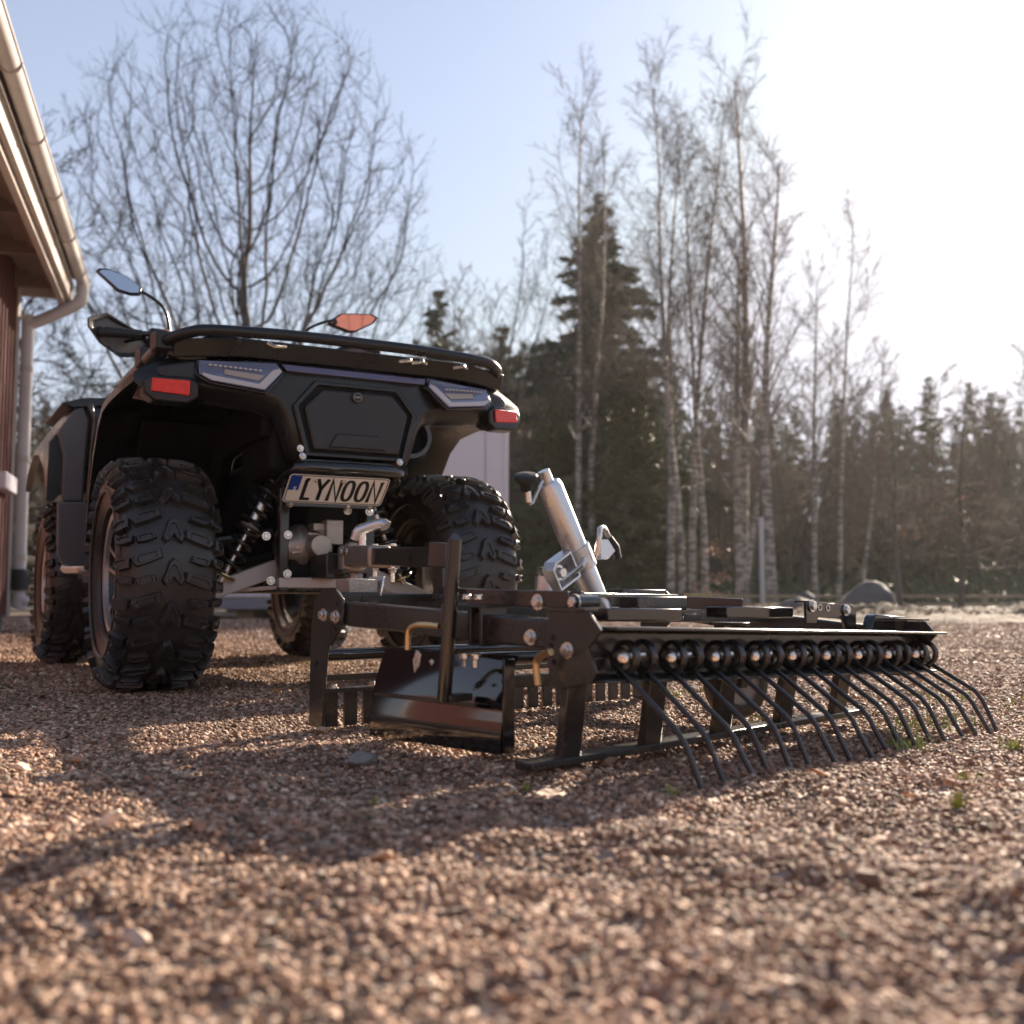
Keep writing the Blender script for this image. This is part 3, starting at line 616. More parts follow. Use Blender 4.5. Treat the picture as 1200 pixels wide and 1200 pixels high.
# rear differential: ribbed casting
mb = MB()
mb.lathe([(-.10, .03), (-.09, .052), (-.05, .058), (-.04, .066), (-.02, .066), (-.015, .058), (.03, .05), (.05, .036), (.06, .036), (.06, .0001)], (-.045, -.16, .405), (1, 0, 0), 28)
mb.lathe([(0, .0001), (0, .03), (.05, .034), (.12, .045)], (-.045, -.27, .405), (0, 1, 0), 20)
for k in range(6): mb.beam((-.115+.012*k, -.215, .385+.014*k), (-.02, -.225, .40+.009*k), .004, .01)
mb.box((.002, -.225, .445), (.05, .05, .07)); mb.box((-.03, -.20, .46), (.05, .06, .022)); mb.build('gear_housing', 'cast', quad, bevel=.003)
mb = MB(); mb.box((-.02, -.10, .35), (.20, .20, .08)); mb.box((.03, -.05, .50), (.16, .2, .14)); mb.build('gear_mount', 'liner', quad, bevel=.01)
for s in (-1, 1):
    # lower control arm: wide flat member plus thin brace
    MB().beam((s*.115, -.07, .345), (s*.42, -.04, .232), .07, .050).build('control_arm', 'arm', quad, bevel=.004)
    MB().tube([(s*.12, .16, .31), (s*.43, .03, .23)], .014, 10).build('control_arm', 'powder', quad)
    MB().tube([(s*.13, -.08, .45), (s*.40, -.02, .40)], .014, 10).build('upper_arm', 'powder', quad)
    MB().tube([(s*.09, -.02, .38), (s*.14, -.02, .375), (s*.36, 0, .335)], [.03, .022, .02], 14).build('drive_shaft', 'liner', quad)
    MB().box((s*.40, 0, .31), (.05, .06, .22)).build('wheel_knuckle', 'cast', quad, bevel=.01)
    # coil-over damper
    a, b = Vector((s*.118, -.12, .632)), Vector((s*.285, -.09, .30)); d = (b-a); L_ = d.length; u, v, w = frame_to(d)
    MB().tube([a, a+d*.45, a+d*.46, b], [.014, .014, .009, .009], 12).build('shock_absorber', 'zinc', quad)
    sh = MB().tube([a+d*.04, a+d*.30], [.022, .022], 14).build('damper_body', 'liner', quad)
    cp = []
    N_ = 150; turns = 9.5
    for i in range(N_+1):
        t = i/N_; ang = t*turns*2*math.pi; cp.append(a+d*(.08+.84*t)+(u*math.cos(ang)+v*math.sin(ang))*.031)
    MB().tube(cp, .0062, 8).build('coil_spring', 'spring', quad)
    MB().lathe([(0, .012), (0, .039), (.005, .041), (.010, .039), (.010, .012)], a+d*.055, d, 28).build('spring_collar', 'cast', quad)
    MB().lathe([(0, .010), (0, .030), (.006, .032), (.012, .026), (.012, .010)], a+d*.50, d, 24).build('spring_collar', 'cast', quad)
    MB().lathe([(0, .010), (0, .036), (.004, .037), (.008, .034), (.008, .010)], a+d*.925, d, 28).build('spring_collar', 'brass', quad)
    MB().lathe([(0, .010), (0, .0215), (.01, .0215), (.01, .010)], a+d*.24, d, 24).build('adjuster_ring', 'brass', quad)
    MB().hexbolt(a+Vector((0, -.028, .0)), (0, -1, 0), .010, .009).build('shock_bolt', 'zinc', quad)
    MB().box(a+Vector((s*.01, 0, .01)), (.05, .045, .06)).build('shock_mount', 'powder', quad, bevel=.004)
MB().box((0, -.16, .292), (.24, .10, .012)).build('lower_plate', 'arm', quad, bevel=.002)
MB().beam((-.30, -.02, .272), (.02, -.16, .30), .02, .012).build('lower_plate', 'arm', quad, bevel=.002)
# tow bar and ball
MB().box((-.02, -.26, .345), (.07, .16, .07)).build('hitch_receiver', 'powder', quad, bevel=.004)
hp = MB(); hp.box((.0, -.36, .33), (.075, .12, .012)); hp.tube([(.0, -.39, .33), (.0, -.39, .372)], [.012, .009], 14); hp.build('tow_plate', 'powder', quad, bevel=.002)
bpy.ops.mesh.primitive_uv_sphere_add(segments=24, ring_count=14, radius=.0245, location=(0, -.39, .388)); bo = bpy.context.object; bo.name = 'tow_ball'; bo.data.materials.append(M['zinc']); bo.data.shade_smooth(); bo.parent = quad
# handlebar, grips, hand guards, mirrors
MB().tube(smooth_path([(-.50, .80, 1.195), (-.40, .80, 1.200), (-.28, .79, 1.205), (-.18, .80, 1.19), (-.06, .86, 1.14), (.06, .86, 1.14), (.18, .80, 1.19), (.28, .79, 1.205), (.40, .80, 1.20), (.50, .80, 1.195)]), .011, 12).build('handlebar', 'gloss', quad)
MB().box((0, .90, 1.15), (.16, .10, .10), (.5, 0, 0)).build('instrument_pod', 'plastic', quad, bevel=.02)
for s in (-1, 1):
    MB().tube([(s*.495, .80, 1.195), (s*.485, .80, 1.196), (s*.36, .80, 1.20)], [.013, .018, .017], 14).build('grip', 'rubber', quad)
    MB().lathe([(0, .0001), (0, .017), (.012, .02), (.02, .017), (.02, .0001)], (s*.488, .80, 1.195), (s, 0, 0), 18).build('bar_end', 'rubber', quad)
    sg = MB().box((s*.300, .80, 1.198), (.07, .05, .055), (0, 0, 0)).build('switch_pod', 'plastic', quad, bevel=.008)
    if s < 0:
        for dx, dz, w_ in ((-.284, 1.214, .022), (-.290, 1.193, .012), (-.274, 1.193, .012), (-.288, 1.178, .014)): MB().box((dx, .772, dz), (w_, .008, .012)).build('switch_button', 'orange', sg, bevel=.001)
    MB().tube(smooth_path([(s*.35, .79, 1.188), (s*.42, .87, 1.18), (s*.48, .875, 1.175)]), .006, 8).build('brake_lever', 'gloss', quad)
    # hand guard: outline seen from behind, wrapped towards the bar end
    G = [(.548, 1.232), (.478, 1.272), (.40, 1.248), (.335, 1.222), (.30, 1.18), (.345, 1.135), (.42, 1.128), (.50, 1.158), (.545, 1.205)]
    def gy(u, v, t): return (s*u, .90-.9*max(0, u-.42)+t - .2*abs(v-1.20), v)
    G_ = G if s > 0 else G[::-1]
    MB().prism(G_, gy, 0, .006).build('hand_guard', 'fpanel', quad, bevel=.002)
    MB().ring(G_, [(.43+(u-.43)*.84, 1.195+(v-1.195)*.8) for u, v in G_], gy, -.02, .004).build('hand_guard_rim', 'plastic', quad, bevel=.003)
# mirrors: stems and hexagonal heads
def mirror(stem, outline, yc, lean):
    MB().tube(smooth_path(stem, 6), .0058, 10).build('mirror_stem', 'plastic', quad)
    cx = sum(p[0] for p in outline)/len(outline); cz = sum(p[1] for p in outline)/len(outline)
    fn = lambda u, v, t: (u, yc+(u-cx)*lean[0]+(v-cz)*lean[1]+t, v)
    h = MB().prism(outline, fn, 0, .028).build('mirror', 'plastic', quad, bevel=.004)
    inn = [(cx+(u-cx)*.88, cz+(v-cz)*.85) for u, v in outline]
    MB().prism(inn, fn, -.0015, .001).build('mirror_glass', 'mirror', h, smooth=False)
    return h
mirror([(-.262, .80, 1.205), (-.266, .80, 1.25), (-.275, .80, 1.287), (-.295, .80, 1.318), (-.33, .80, 1.342), (-.362, .805, 1.358)],
       [(-.520, 1.414), (-.508, 1.426), (-.478, 1.430), (-.412, 1.412), (-.362, 1.372), (-.366, 1.344), (-.400, 1.338), (-.446, 1.346)], .80, (.12, .42))
mirror([(.225, .80, 1.24), (.262, .80, 1.295), (.32, .80, 1.328), (.352, .80, 1.338), (.375, .805, 1.345)],
       [(.355, 1.338), (.372, 1.358), (.400, 1.380), (.512, 1.380), (.535, 1.366), (.520, 1.342), (.455, 1.306), (.430, 1.306)], .80, (-.46, -.10))

# ------------------------------------------------------------------ landscape rake (own frame: x along the tine bar, y towards the quad, z up)
rake = empty('landscape_rake', (.065, 1.701, 0), 'black steel landscape rake with a row of spring tines hitched behind the quad bike', 'rake', rot=(0, 0, .741))
dz = lambda x: -.030*x            # the tine bar hangs a little lower at its far end
def XZ(u, v, t): return (u, t, v+dz(u))
# tine bar: open channel facing backwards
sec = [(-.128, .218), (-.060, .218), (-.056, .214), (-.056, .142), (-.060, .136), (-.104, .134), (-.104, .138), (-.064, .141), (-.0605, .146), (-.0605, .208), (-.064, .2125), (-.128, .2135)]
n = len(sec); vs = [(x, a, b+dz(x)) for x in (.004, 1.035) for a, b in sec]
mb = MB().add(vs, [tuple(range(n-1, -1, -1)), tuple(range(n, 2*n))]+[(i, (i+1) % n, n+(i+1) % n, n+i) for i in range(n)])
mb.build('tine_bar', 'powder', rake, bevel=.001)
MB().box((.52, -.022, .196-.0156), (1.02, .055, .045), (0, .030, 0)).build('main_beam', 'powder', rake, bevel=.003)
MB().box((.52, -.064, .170-.0156), (1.02, .004, .003), (0, .030, 0)).build('channel_rib', 'powder', rake)
# spring tines: nine double-coil tines
def spring_tine(x0, k):
    z0 = .170+dz(x0); rr = .0228; w = .0044; yc = -.094
    random.seed(k); j1, j2 = random.uniform(-.008, .008), random.uniform(-.008, .008)
    for s, jj in ((-1, j1), (1, j2)):
        pts = []
        turns = 1.75
        xs_ = x0+s*.012-.004
        for i in range(40):
            t = i/39; a = math.pi*.5 + turns*2*math.pi*t
            pts.append((xs_ + s*(.004+.010*t), yc + rr*math.cos(a), z0+.003 + rr*math.sin(a)))
        # leg leaves the coil at its back and slopes down, then bends to the ground
        xl = xs_+s*.014
        yk, zk = -.208+jj*.5, .054+jj*.4
        pts2 = [(xl, yc+rr*.90, z0-.003), (xl+.003, yk+.012, zk+.014), (xl+.003, yk-.002, zk-.002), (xl+.004, yk-.010, zk-.018), (xl+.006, -.243+jj, -.012)]
        P_ = [Vector(p) for p in pts] + [Vector(p) for p in pts2]
        yield MB().tube(P_, w, 9)
for k in range(9):
    x0 = .084+.113*k; zc = .170+dz(x0)
    a, b = spring_tine(x0, k)
    a.v, a.f = a.add(b.v, b.f).v, a.f
    a.tube([(x0-.022, -.074, zc+.012), (x0, -.070, zc+.002), (x0+.022, -.074, zc+.012)], .0043, 8)
    t = a.build('spring_tine', 'spring', rake, ang=60)
    cl = MB().lathe([(0, .0001), (0, .0112), (.0015, .0112), (.0035, .0085), (.005, .0001)], (x0-.032, -.096, zc+.005), (-1, -.75, .42), 20); cl.build('washer', 'zinc', t)
    MB().hexbolt((x0-.035, -.098, zc+.006), (-1, -.75, .42), .0058, .0025, False).build('bolt_head', 'zinc', t)
    MB().tube([(x0+.018, -.094, zc+.005), (x0-.032, -.095, zc+.005)], .005, 8).build('bolt_shank', 'zinc', t)
# side arms, end plates, front plates
def end_plate(x, s):
    poly = [(.006, .240), (-.080, .240), (-.106, .212), (-.078, .186), (-.096, .150), (-.082, .136), (-.030, .122), (.002, .122), (.006, .15), (.012, .18), (.006, .21)]
    p = MB().prism([(u, v+dz(x)) for u, v in poly], X, x-.003, x+.003).build('end_plate', 'powder', rake, bevel=.001)
    for a in (150, 172, 194, 216): MB().lathe([(0, .0001), (0, .0048), (.0004, .0048), (.0004, .0001)], (x+s*.0031, -.035+.034*math.cos(R(180-a)), .182+dz(x)+.034*math.sin(R(180-a))), (s, 0, 0), 14).build('hole_shade_disc', 'dark', p)  # black discs laid on the plate, painted as the shade of holes
    MB().hexbolt((x+s*.003, -.037, .181+dz(x)), (s, 0, 0), .0095, .008).build('bolt_head', 'zinc', p)
    MB().beam((x+.006, .004, .243+dz(x)), (x+.006, -.078, .243+dz(x)), .03, .004).build('plate_flange', 'powder', p)
def front_plate(x, s):
    poly = [(.664, .262), (.650, .276), (.600, .276), (.578, .258), (.572, .235), (.577, .210), (.592, .190), (.615, .172), (.630, .150), (.640, .06), (.642, .004), (.690, .004), (.690, .10), (.686, .20), (.676, .25)]
    p = MB().prism(poly, X, x-.003, x+.003).build('front_plate', 'powder', rake, bevel=.001)
    for y, z in ((.640, .226), (.596, .223)): MB().hexbolt((x+s*.003, y, z), (s, 0, 0), .0095, .008).build('bolt_head', 'zinc', p)
    for a in (-50, -20, 10, 40): MB().lathe([(0, .0001), (0, .0048), (.0004, .0048), (.0004, .0001)], (x+s*.0031, .620-.034*math.cos(R(a)), .226+.034*math.sin(R(a))), (s, 0, 0), 14).build('hole_shade_disc', 'dark', p)  # no openings: hole shade put on as black discs
    MB().lathe([(0, .0001), (0, .006), (.0004, .006), (.0004, .0001)], (x+s*.0031, .664, .130), (s, 0, 0), 14).build('hole_shade_disc', 'dark', p)
for x, s in ((-.004, -1), (1.036, 1)):
    end_plate(x, s); front_plate(x if s < 0 else 1.0, s)
    xa = x-s*.028
    a = MB().beam((xa, .635, .231), (xa, -.01, .203+dz(xa)), .046, .046).build('side_arm', 'powder', rake, bevel=.004)
    MB().hexbolt((xa+s*.0232, .052, .199+dz(xa)), (s, 0, 0), .0095, .008).build('bolt_head', 'zinc', a)
# scarifier frame standing on the ground under the bar
sz = lambda x: .010+.016*x
for k in range(5):
    x = .02+.193*k
    MB().beam((x, -.008, sz(x)), (x, -.028, .150+dz(x)), .044, .016, up=(0, 1, 0)).build('scarifier_leg', 'powder', rake, bevel=.002)
MB().beam((-.065, 0, sz(-.065)), (.885, 0, sz(.885)), .040, .012).build('levelling_blade', 'powder', rake, bevel=.002)
# front ripper bar with teeth
MB().beam((.0, .655, .075), (1.0, .655, .072), .034, .008).build('ripper_bar', 'powder', rake, bevel=.001)
MB().beam((.0, .655, .100), (1.0, .655, .098), .012, .012).build('ripper_bar', 'powder', rake, bevel=.001)
for k in range(21):
    x = .028+.0465*k
    t = MB().box((x, .665, .038), (.030, .008, .072)).build('ripper_tooth', 'powder', rake, bevel=.0012)
    if k % 2 == 0: MB().hexbolt((x, .655, .079), (0, 0, 1), .007, .007).build('bolt_head', 'zinc', t)
MB().tube([(.0, .648, .146), (1.0, .648, .143)], .0125, 14).build('cross_tube', 'gloss', rake)
MB().tube([(.03, .30, .150), (1.0, .30, .140)], .0125, 14).build('cross_tube', 'gloss', rake)
MB().beam((.03, .19, .118), (1.0, .19, .100), .03, .022).build('cross_beam', 'powder', rake, bevel=.002)
# side blade
bp_ = []
for i in range(11):
    t = i/10; z = .004+.160*t; bp_.append((.000 + .036*t**2.3, z))
def sblade(y0, y1):
    vs, fs = [], []
    ys = [y0, y0+(y1-y0)*.25, y0+(y1-y0)*.5, y0+(y1-y0)*.75, y1]
    for off in (0, .005):
        for j, y in enumerate(ys):
            q = j/4
            for x, z in bp_: vs.append((x+off+.010*q*q, y, z))
    m = len(bp_); N = len(ys)*m
    for j in range(4):
        for i in range(m-1): a = j*m+i; fs += [(a, a+1, a+m+1, a+m), (N+a, N+a+m, N+a+m+1, N+a+1)]
        a = j*m; fs += [(a, a+m, N+a+m, N+a), (a+m-1, N+a+m-1, N+a+2*m-1, a+2*m-1)]
    for a in (0, 4*m): fs += [(a+i, N+a+i, N+a+i+1, a+i+1) for i in range(m-1)]
    return MB().add(vs, fs)
sb = sblade(.490, .135).build('side_blade', 'blade', rake, ang=50)
MB().prism([(.134, .006), (.128, .006), (.128, .160), (.134, .163)], X, .012, .036).build('blade_end', 'gloss', rake, bevel=.0015)
MB().beam((-.006, .465, .083), (-.005, .18, .083), .006, .006).build('blade_rib', 'powder', sb)
MB().tube([(-.050, .179, .357), (-.050, .182, .356), (-.050, .208, .090)], [.0105, .0120, .0120], 24).build('blade_post', 'gloss', rake)
MB().box((-.025, .208, .095), (.05, .03, .012)).build('post_foot', 'powder', rake, bevel=.002)
cb = MB(); cb.box((-.032, .222, .214), (.006, .030, .070)); cb.box((.020, .195, .214), (.056, .008, .066)); cb.box((.020, .166, .213), (.056, .008, .066)); cb.box((.020, .180, .2455), (.056, .044, .004)); cb.build('clamp_block', 'powder', rake, bevel=.0015)
for y in (.195, .166):
    MB().hexbolt((-.018, y, .168), (0, 0, -1), .0075, .008).build('clamp_bolt', 'zinc', rake); MB().tube([(-.018, y, .168), (-.018, y, .146)], .0042, 8).build('clamp_stud', 'zinc', rake)
    MB().hexbolt((-.012, y, .258), (0, 0, 1), .0075, .006).build('clamp_bolt', 'zinc', rake)
MB().tube(smooth_path([(-.050, .222, .213), (-.058, .255, .215), (-.060, .276, .213), (-.062, .290, .203), (-.062, .293, .172)], 4), .0052, 10).build('locking_pin', 'brass', rake)
MB().tube(smooth_path([(-.040, -.034, .180), (-.036, -.006, .172), (-.034, .004, .160), (-.034, .000, .128)], 4), .0058, 10).build('locking_pin', 'brass', rake)
MB().prism([(.282, .172), (.270, .164), (.274, .144), (.288, .132), (.292, .154)], X, -.052, -.049).build('spring_clip', 'zinc', rake, bevel=.001)
MB().prism([(.250, .154), (.243, .158), (.236, .153), (.243, .146)], X, -.05, -.047).build('spring_clip', 'zinc', rake, bevel=.001)
# upper frame: drawbar brackets and deck plates
MB().beam((.02, .232, .262), (.02, -.012, .258), .006, .026).build('bracket_strap', 'powder', rake, bevel=.001)
MB().beam((.05, .232, .262), (.05, -.012, .258), .006, .026).build('bracket_strap', 'powder', rake, bevel=.001)
for y in (.052, -.03): MB().tube([(.012, y, .254), (.062, y, .254)], .0095 if y > 0 else .012, 14).build('bracket_pin', 'zinc' if y > 0 else 'gloss', rake)
for y in (.052, -.03): MB().hexbolt((.016, y, .254), (-1, 0, 0), .0095, .007).build('bolt_head', 'zinc', rake)
for x0, x1, y in ((.205, .408, .10), (.545, .775, .10)):
    MB().box(((x0+x1)/2, y, .230), (x1-x0, .05, .022), (0, .012, 0)).build('deck_plate', 'gloss', rake, bevel=.002)
MB().box((.475, .20, .247), (.15, .05, .03)).build('deck_plate', 'powder', rake, bevel=.003)
MB().beam((.06, .10, .266), (.70, .34, .262), .035, .008).build('frame_strap', 'powder', rake, bevel=.001)
MB().beam((.10, .42, .262), (.85, .28, .250), .035, .008).build('frame_strap', 'powder', rake, bevel=.001)
MB().box((.60, .36, .272), (.14, .06, .010)).build('top_plate', 'powder', rake, bevel=.002)
MB().box((.70, .27, .264), (.085, .004, .010)).build('yellow_sticker', 'label', rake)
MB().beam((.03, .30, .235), (1.0, .30, .215), .04, .03).build('cross_beam', 'powder', rake, bevel=.003)
def hole_bracket(x0, x1, y, z0, z1, bolts, holes):
    pl_ = MB().prism([(x0, z0), (x0, z1), (x1-.014, z1-.008), (x1, z1-.022), (x1, z0-.018), (x1-.04, z0-.018), (x1-.055, z0+.006), (x0+.045, z0+.012), (x0+.038, z0)], lambda u, v, t: (u, y+t, v), 0, .006).build('hitch_bracket', 'gloss', rake, bevel=.001)
    MB().box(((x0+x1)/2, y+.02, z1-.003), (x1-x0-.03, .034, .004), (0, .03, 0)).build('bracket_top', 'gloss', pl_)
    for x, z in bolts: MB().hexbolt((x, y-.001, z), (0, -1, 0), .0095, .006).build('bolt_head', 'zinc', pl_)
    for x, z in holes: MB().ring(arc(x, z, .0072, 0, 330, 11), arc(x, z, .005, 0, 330, 11), lambda u, v, t: (u, y+t, v), -.0015, .001).build('hole_rim', 'zinc', pl_)
hole_bracket(.752, .945, .03, .208, .252, ((.772, .243), (.902, .233)), ((.802, .240), (.832, .238)))
MB().prism([(1.03, .180), (1.045, .212), (1.055, .218), (1.185, .211), (1.195, .20), (1.19, .18)], lambda u, v, t: (u-.10, .0+t, v+.006), -.012, .012).build('end_bracket', 'gloss', rake, bevel=.003)
# mast and drawbar up to the ball hitch
MB().box((.262, .60, .298), (.030, .034, .090)).build('mast', 'powder', rake, bevel=.002)
MB().box((.262, .60, .350), (.044, .048, .052), (.1, 0, .2)).build('mast_sleeve', 'powder', rake, bevel=.002)
ba, bb = Vector((.512, 1.315, .372)), Vector((.27, .60, .345)); d_ = (bb-ba)
MB().beam(ba+d_*.16, ba+d_*.98, .044, .044).build('drawbar', 'powder', rake, bevel=.003)
cp_ = MB(); cp_.beam(ba+d_*.02, ba+d_*.36, .062, .058); cp_.tube([ba+d_*.02+Vector((0, 0, .03)), ba+d_*.02-Vector((0, 0, .045))], .040, 20)
cp_.build('ball_coupling', 'cast', rake, bevel=.010, seg=3)
for q in (.05, .12): MB().hexbolt(ba+d_*q+Vector((-.034, .012, .012)), (-1, .35, 0), .007, .003).build('coupling_rivet', 'zinc', rake)
hb_ = ba+d_*.14
MB().tube(smooth_path([hb_+Vector((0, 0, .028)), hb_+Vector((0, 0, .060)), hb_+Vector((.0, .0, .066))], 3), .011, 12).build('coupling_lever', 'zinc', rake)
ld = (d_*.22)
MB().tube(smooth_path([hb_+Vector((-.014, .015, .045)), hb_+Vector((-.008, .005, .068)), hb_+Vector((.01, -.01, .078)), hb_+Vector((.035, -.04, .088)), hb_+Vector((.042, -.052, .080))], 4), [.013]*3+[.0145]*12+[.017]*2, 12).build('coupling_handle', 'galv', rake)
for q in (.30, .50): 
    c_ = ba+d_*q; MB().tube([c_-Vector((0, 0, .022)), c_-Vector((0, 0, .062))], .0065, 10).build('coupling_stud', 'zinc', rake); MB().hexbolt(c_-Vector((0, 0, .028)), (0, 0, -1), .010, .009).build('nut', 'zinc', rake)
    MB().hexbolt(c_+Vector((0, 0, .026)), (0, 0, 1), .009, .005).build('bolt_head', 'zinc', rake)
MB().tube([ba+Vector((-.005, -.02, -.035)), ba+Vector((-.005, -.02, -.12))], .014, 12).build('ball_stem', 'cast', rake)
MB().hexbolt(ba+Vector((-.005, -.02, -.062)), (0, 0, -1), .022, .016).build('nut', 'zinc', rake)
MB().hexbolt(ba+Vector((-.005, -.02, -.095)), (0, 0, -1), .020, .014).build('nut', 'zinc', rake)
MB().box((.07, .64, .283), (.07, .05, .028)).build('front_bracket', 'cast', rake, bevel=.002)
MB().box((.110, .632, .283), (.004, .052, .04), (0, .2, 0)).build('bracket_plate', 'galv', rake, bevel=.001)
MB().beam((.0, .63, .255), (1.0, .63, .245), .04, .03).build('front_beam', 'powder', rake, bevel=.003)
MB().beam((.275, .62, .270), (.10, .12, .255), .035, .025).build('frame_strap', 'powder', rake, bevel=.002)
MB().beam((.275, .62, .270), (.66, .12, .245), .035, .025).build('frame_strap', 'powder', rake, bevel=.002)
# jack: galvanised tube, clamp, crank and wheel
jb, jt = Vector((.348, .225, .235)), Vector((.218, .235, .474)); jd = (jt-jb).normalized(); jn = Vector((jd.z, 0, -jd.x))
MB().lathe([(0, .0001), (0, .0235), ((jt-jb).length-.010, .0240), ((jt-jb).length, .020), ((jt-jb).length, .0001)], jb, jd, 40).build('jack_tube', 'galv', rake)
MB().tube([jt-jd*.01, jt+jd*.024], .0115, 20).build('jack_spindle', 'galv', rake)
kc = jt+Vector((-.052, 0, -.006))
MB().tube([jt+jd*.010, jt+jd*.006-jn*.016, kc+Vector((.012, 0, -.034)), kc+Vector((.004, 0, -.036))], .0036, 8).build('crank_arm', 'zinc', rake)
MB().tube([kc+Vector((.003, 0, -.034)), kc+Vector((0, 0, -.012))], .0060, 14).build('crank_pin', 'zinc', rake)
MB().lathe([(-.018, .0001), (-.018, .010), (-.004, .012), (0, .020), (.003, .0225), (.010, .0225), (.014, .019), (.016, .0001)], kc+Vector((-.004, 0, .004)), Vector((-.25, -.25, .93)), 28).build('crank_knob', 'rubber', rake)
cc = jb+jd*.115
cl_ = MB()
for s in (-1, 1):
    q = cc+Vector((0, -.03, 0)) 
cl_.lathe([(-.022, .0245), (-.022, .0285), (.022, .0285), (.022, .0245)], cc, jd, 40, closed=True)
clamp = cl_.build('jack_clamp', 'galv', rake)
def plate_(pts, w, m='galv', name='clamp_cheek', par=None):
    return MB().prism(pts, lambda u, v, t: tuple(cc+jn*(-u)+jd*v+Vector((0, -.012+t, 0))), -w/2, w/2).build(name, m, par or clamp, bevel=.0012)
MB().ring([(-.028, -.026), (-.088, -.026), (-.088, .018), (-.074, .028), (-.028, .028)], [(-.032, -.021), (-.083, -.021), (-.083, .014), (-.072, .023), (-.032, .023)], lambda u, v, t: tuple(cc+jn*u+jd*v+Vector((0, t, 0))), -.018, .012).build('clamp_box', 'galv', clamp, bevel=.001)
MB().prism([(-.085, -.023), (-.085, .018), (-.032, .018), (-.032, -.023)], lambda u, v, t: tuple(cc+jn*u+jd*v+Vector((0, t, 0))), .008, .012).build('clamp_web', 'galv', clamp)
MB().hexbolt(cc-jn*.062+Vector((0, -.0, 0)), (0, -1, 0), .011, .012).build('clamp_bolt', 'zinc', clamp)
MB().tube([cc-jn*.075-jd*.01+Vector((0, -.02, 0)), cc-jn*.045+jd*.005+Vector((0, -.05, 0)), cc-jn*.03+jd*.012+Vector((0, -.045, 0))], .005, 8).build('clamp_screw', 'zinc', clamp)
MB().tube(smooth_path([cc+jn*.002+jd*.002+Vector((0, -.045, 0)), cc+jn*.022+jd*.030+Vector((0, -.05, 0)), cc+jn*.036+jd*.040+Vector((0, -.045, 0)), cc+jn*.052+jd*.032+Vector((0, -.04, 0)), cc+jn*.062-jd*.004+Vector((0, -.035, 0)), cc+jn*.060-jd*.022+Vector((0, -.035, 0))], 5), .0052, 10).build('clamp_handle', 'zinc', clamp)
MB().tube([cc+jn*.056+jd*.012+Vector((0, -.037, 0)), cc+jn*.064-jd*.012+Vector((0, -.035, 0)), cc+jn*.060-jd*.034+Vector((0, -.035, 0))], [.008, .0098, .0085], 12).build('clamp_grip', 'rubber', clamp)
MB().prism([(.012, -.012), (.03, .022), (.05, .012), (.056, -.016), (.03, -.02)], lambda u, v, t: tuple(cc+jn*u+jd*v+Vector((0, t, 0))), -.042, -.030).build('clamp_wedge', 'galv', clamp, bevel=.001)
MB().lathe([(0, .024), (.055, .024), (.055, .0001)], (.236, .255, .245), (0, 0, 1), 24).build('jack_socket', 'galv', rake)
MB().box((.226, .262, .285), (.026, .006, .065)).build('jack_mount', 'powder', rake, bevel=.002)
# support wheel under the middle of the rake
wc = Vector((.742, .20, .079)); wd = Vector((-.25, -1, 0)).normalized()
sw = MB().lathe([(-.022, .046), (-.024, .060), (-.020, .072), (-.008, .0775), (.008, .0775), (.020, .072), (.024, .060), (.022, .046)], wc, wd, 40).build('support_wheel', 'tyre', rake)
MB().lathe([(.010, .0001), (.012, .020), (.014, .026), (.015, .046), (.022, .047)], wc, wd, 36).build('wheel_disc', 'hub', sw)
MB().lathe([(.012, .0001), (.03, .0001), (.03, .010), (.012, .012)], wc, wd, 16).build('wheel_axle', 'powder', sw)
fk = MB(); fk.beam(wc+wd*.034+Vector((.0, 0, 0)), wc+wd*.034+Vector((-.02, 0, .125)), .026, .006, up=wd); fk.beam(wc-wd*.034, wc-wd*.034+Vector((-.02, 0, .125)), .026, .006, up=wd); fk.box(wc+Vector((-.02, 0, .125)), (.04, .08, .006)); fk.build('wheel_fork', 'powder', rake, bevel=.001)

# ------------------------------------------------------------------ red building on the left
ev = Vector((-math.sin(R(16.6)), math.cos(R(16.6)), 0)); nv = Vector((ev.y, -ev.x, 0))      # along the eave (away from the camera), out of the wall (towards the yard)
E0 = Vector((-3.364, 8.5, 0)) - nv*.10; ZE = 2.575
def bp(a, o, z): return E0 + ev*a + nv*o + Vector((0, 0, z))       # a along, o out, z up
bld = empty('red_building', bp(0, -.45, 0), 'red board-clad building with pale eaves and gutter on the left of the yard', 'building')
def bb_(name, m, a0, a1, o0, o1, z0, z1, par=bld, bevel=.003, **k):
    if name in ('wall', 'wall_board', 'batten', 'corner_board', 'plinth', 'window', 'pane', 'meter_box'): o0, o1 = o0+.05, o1+.05
    vs = [bp(a, o, z)-bld.location for a in (a0, a1) for o in (o0, o1) for z in (z0, z1)]
    return MB().add(vs, [(0,1,3,2),(4,6,7,5),(0,4,5,1),(2,3,7,6),(0,2,6,4),(1,5,7,3)]).build(name, m, par, bevel=bevel, smooth=False, **k)
LB = -4.7
wallo = bb_('wall', 'wall', LB, -.12, -3.5, -.48, -.02, ZE+.25)
x = LB+.01; i = 0
while x < -.30:
    w_ = .145
    bb_('wall_board', 'wall', x, x+w_-.012, -.48, -.455, .12, ZE+.2, wallo, .003)
    bb_('batten', 'wall', x+w_-.030, x+w_+.016, -.455, -.437, .12, ZE+.2, wallo, .003) if i % 1 == 0 and x > -5 else None
    x += w_; i += 1
bb_('corner_board', 'trim', -.20, -.09, -.50, -.425, .10, ZE+.2)
bb_('plinth', 'rock', LB, -.12, -3.5, -.475, -.02, .12)
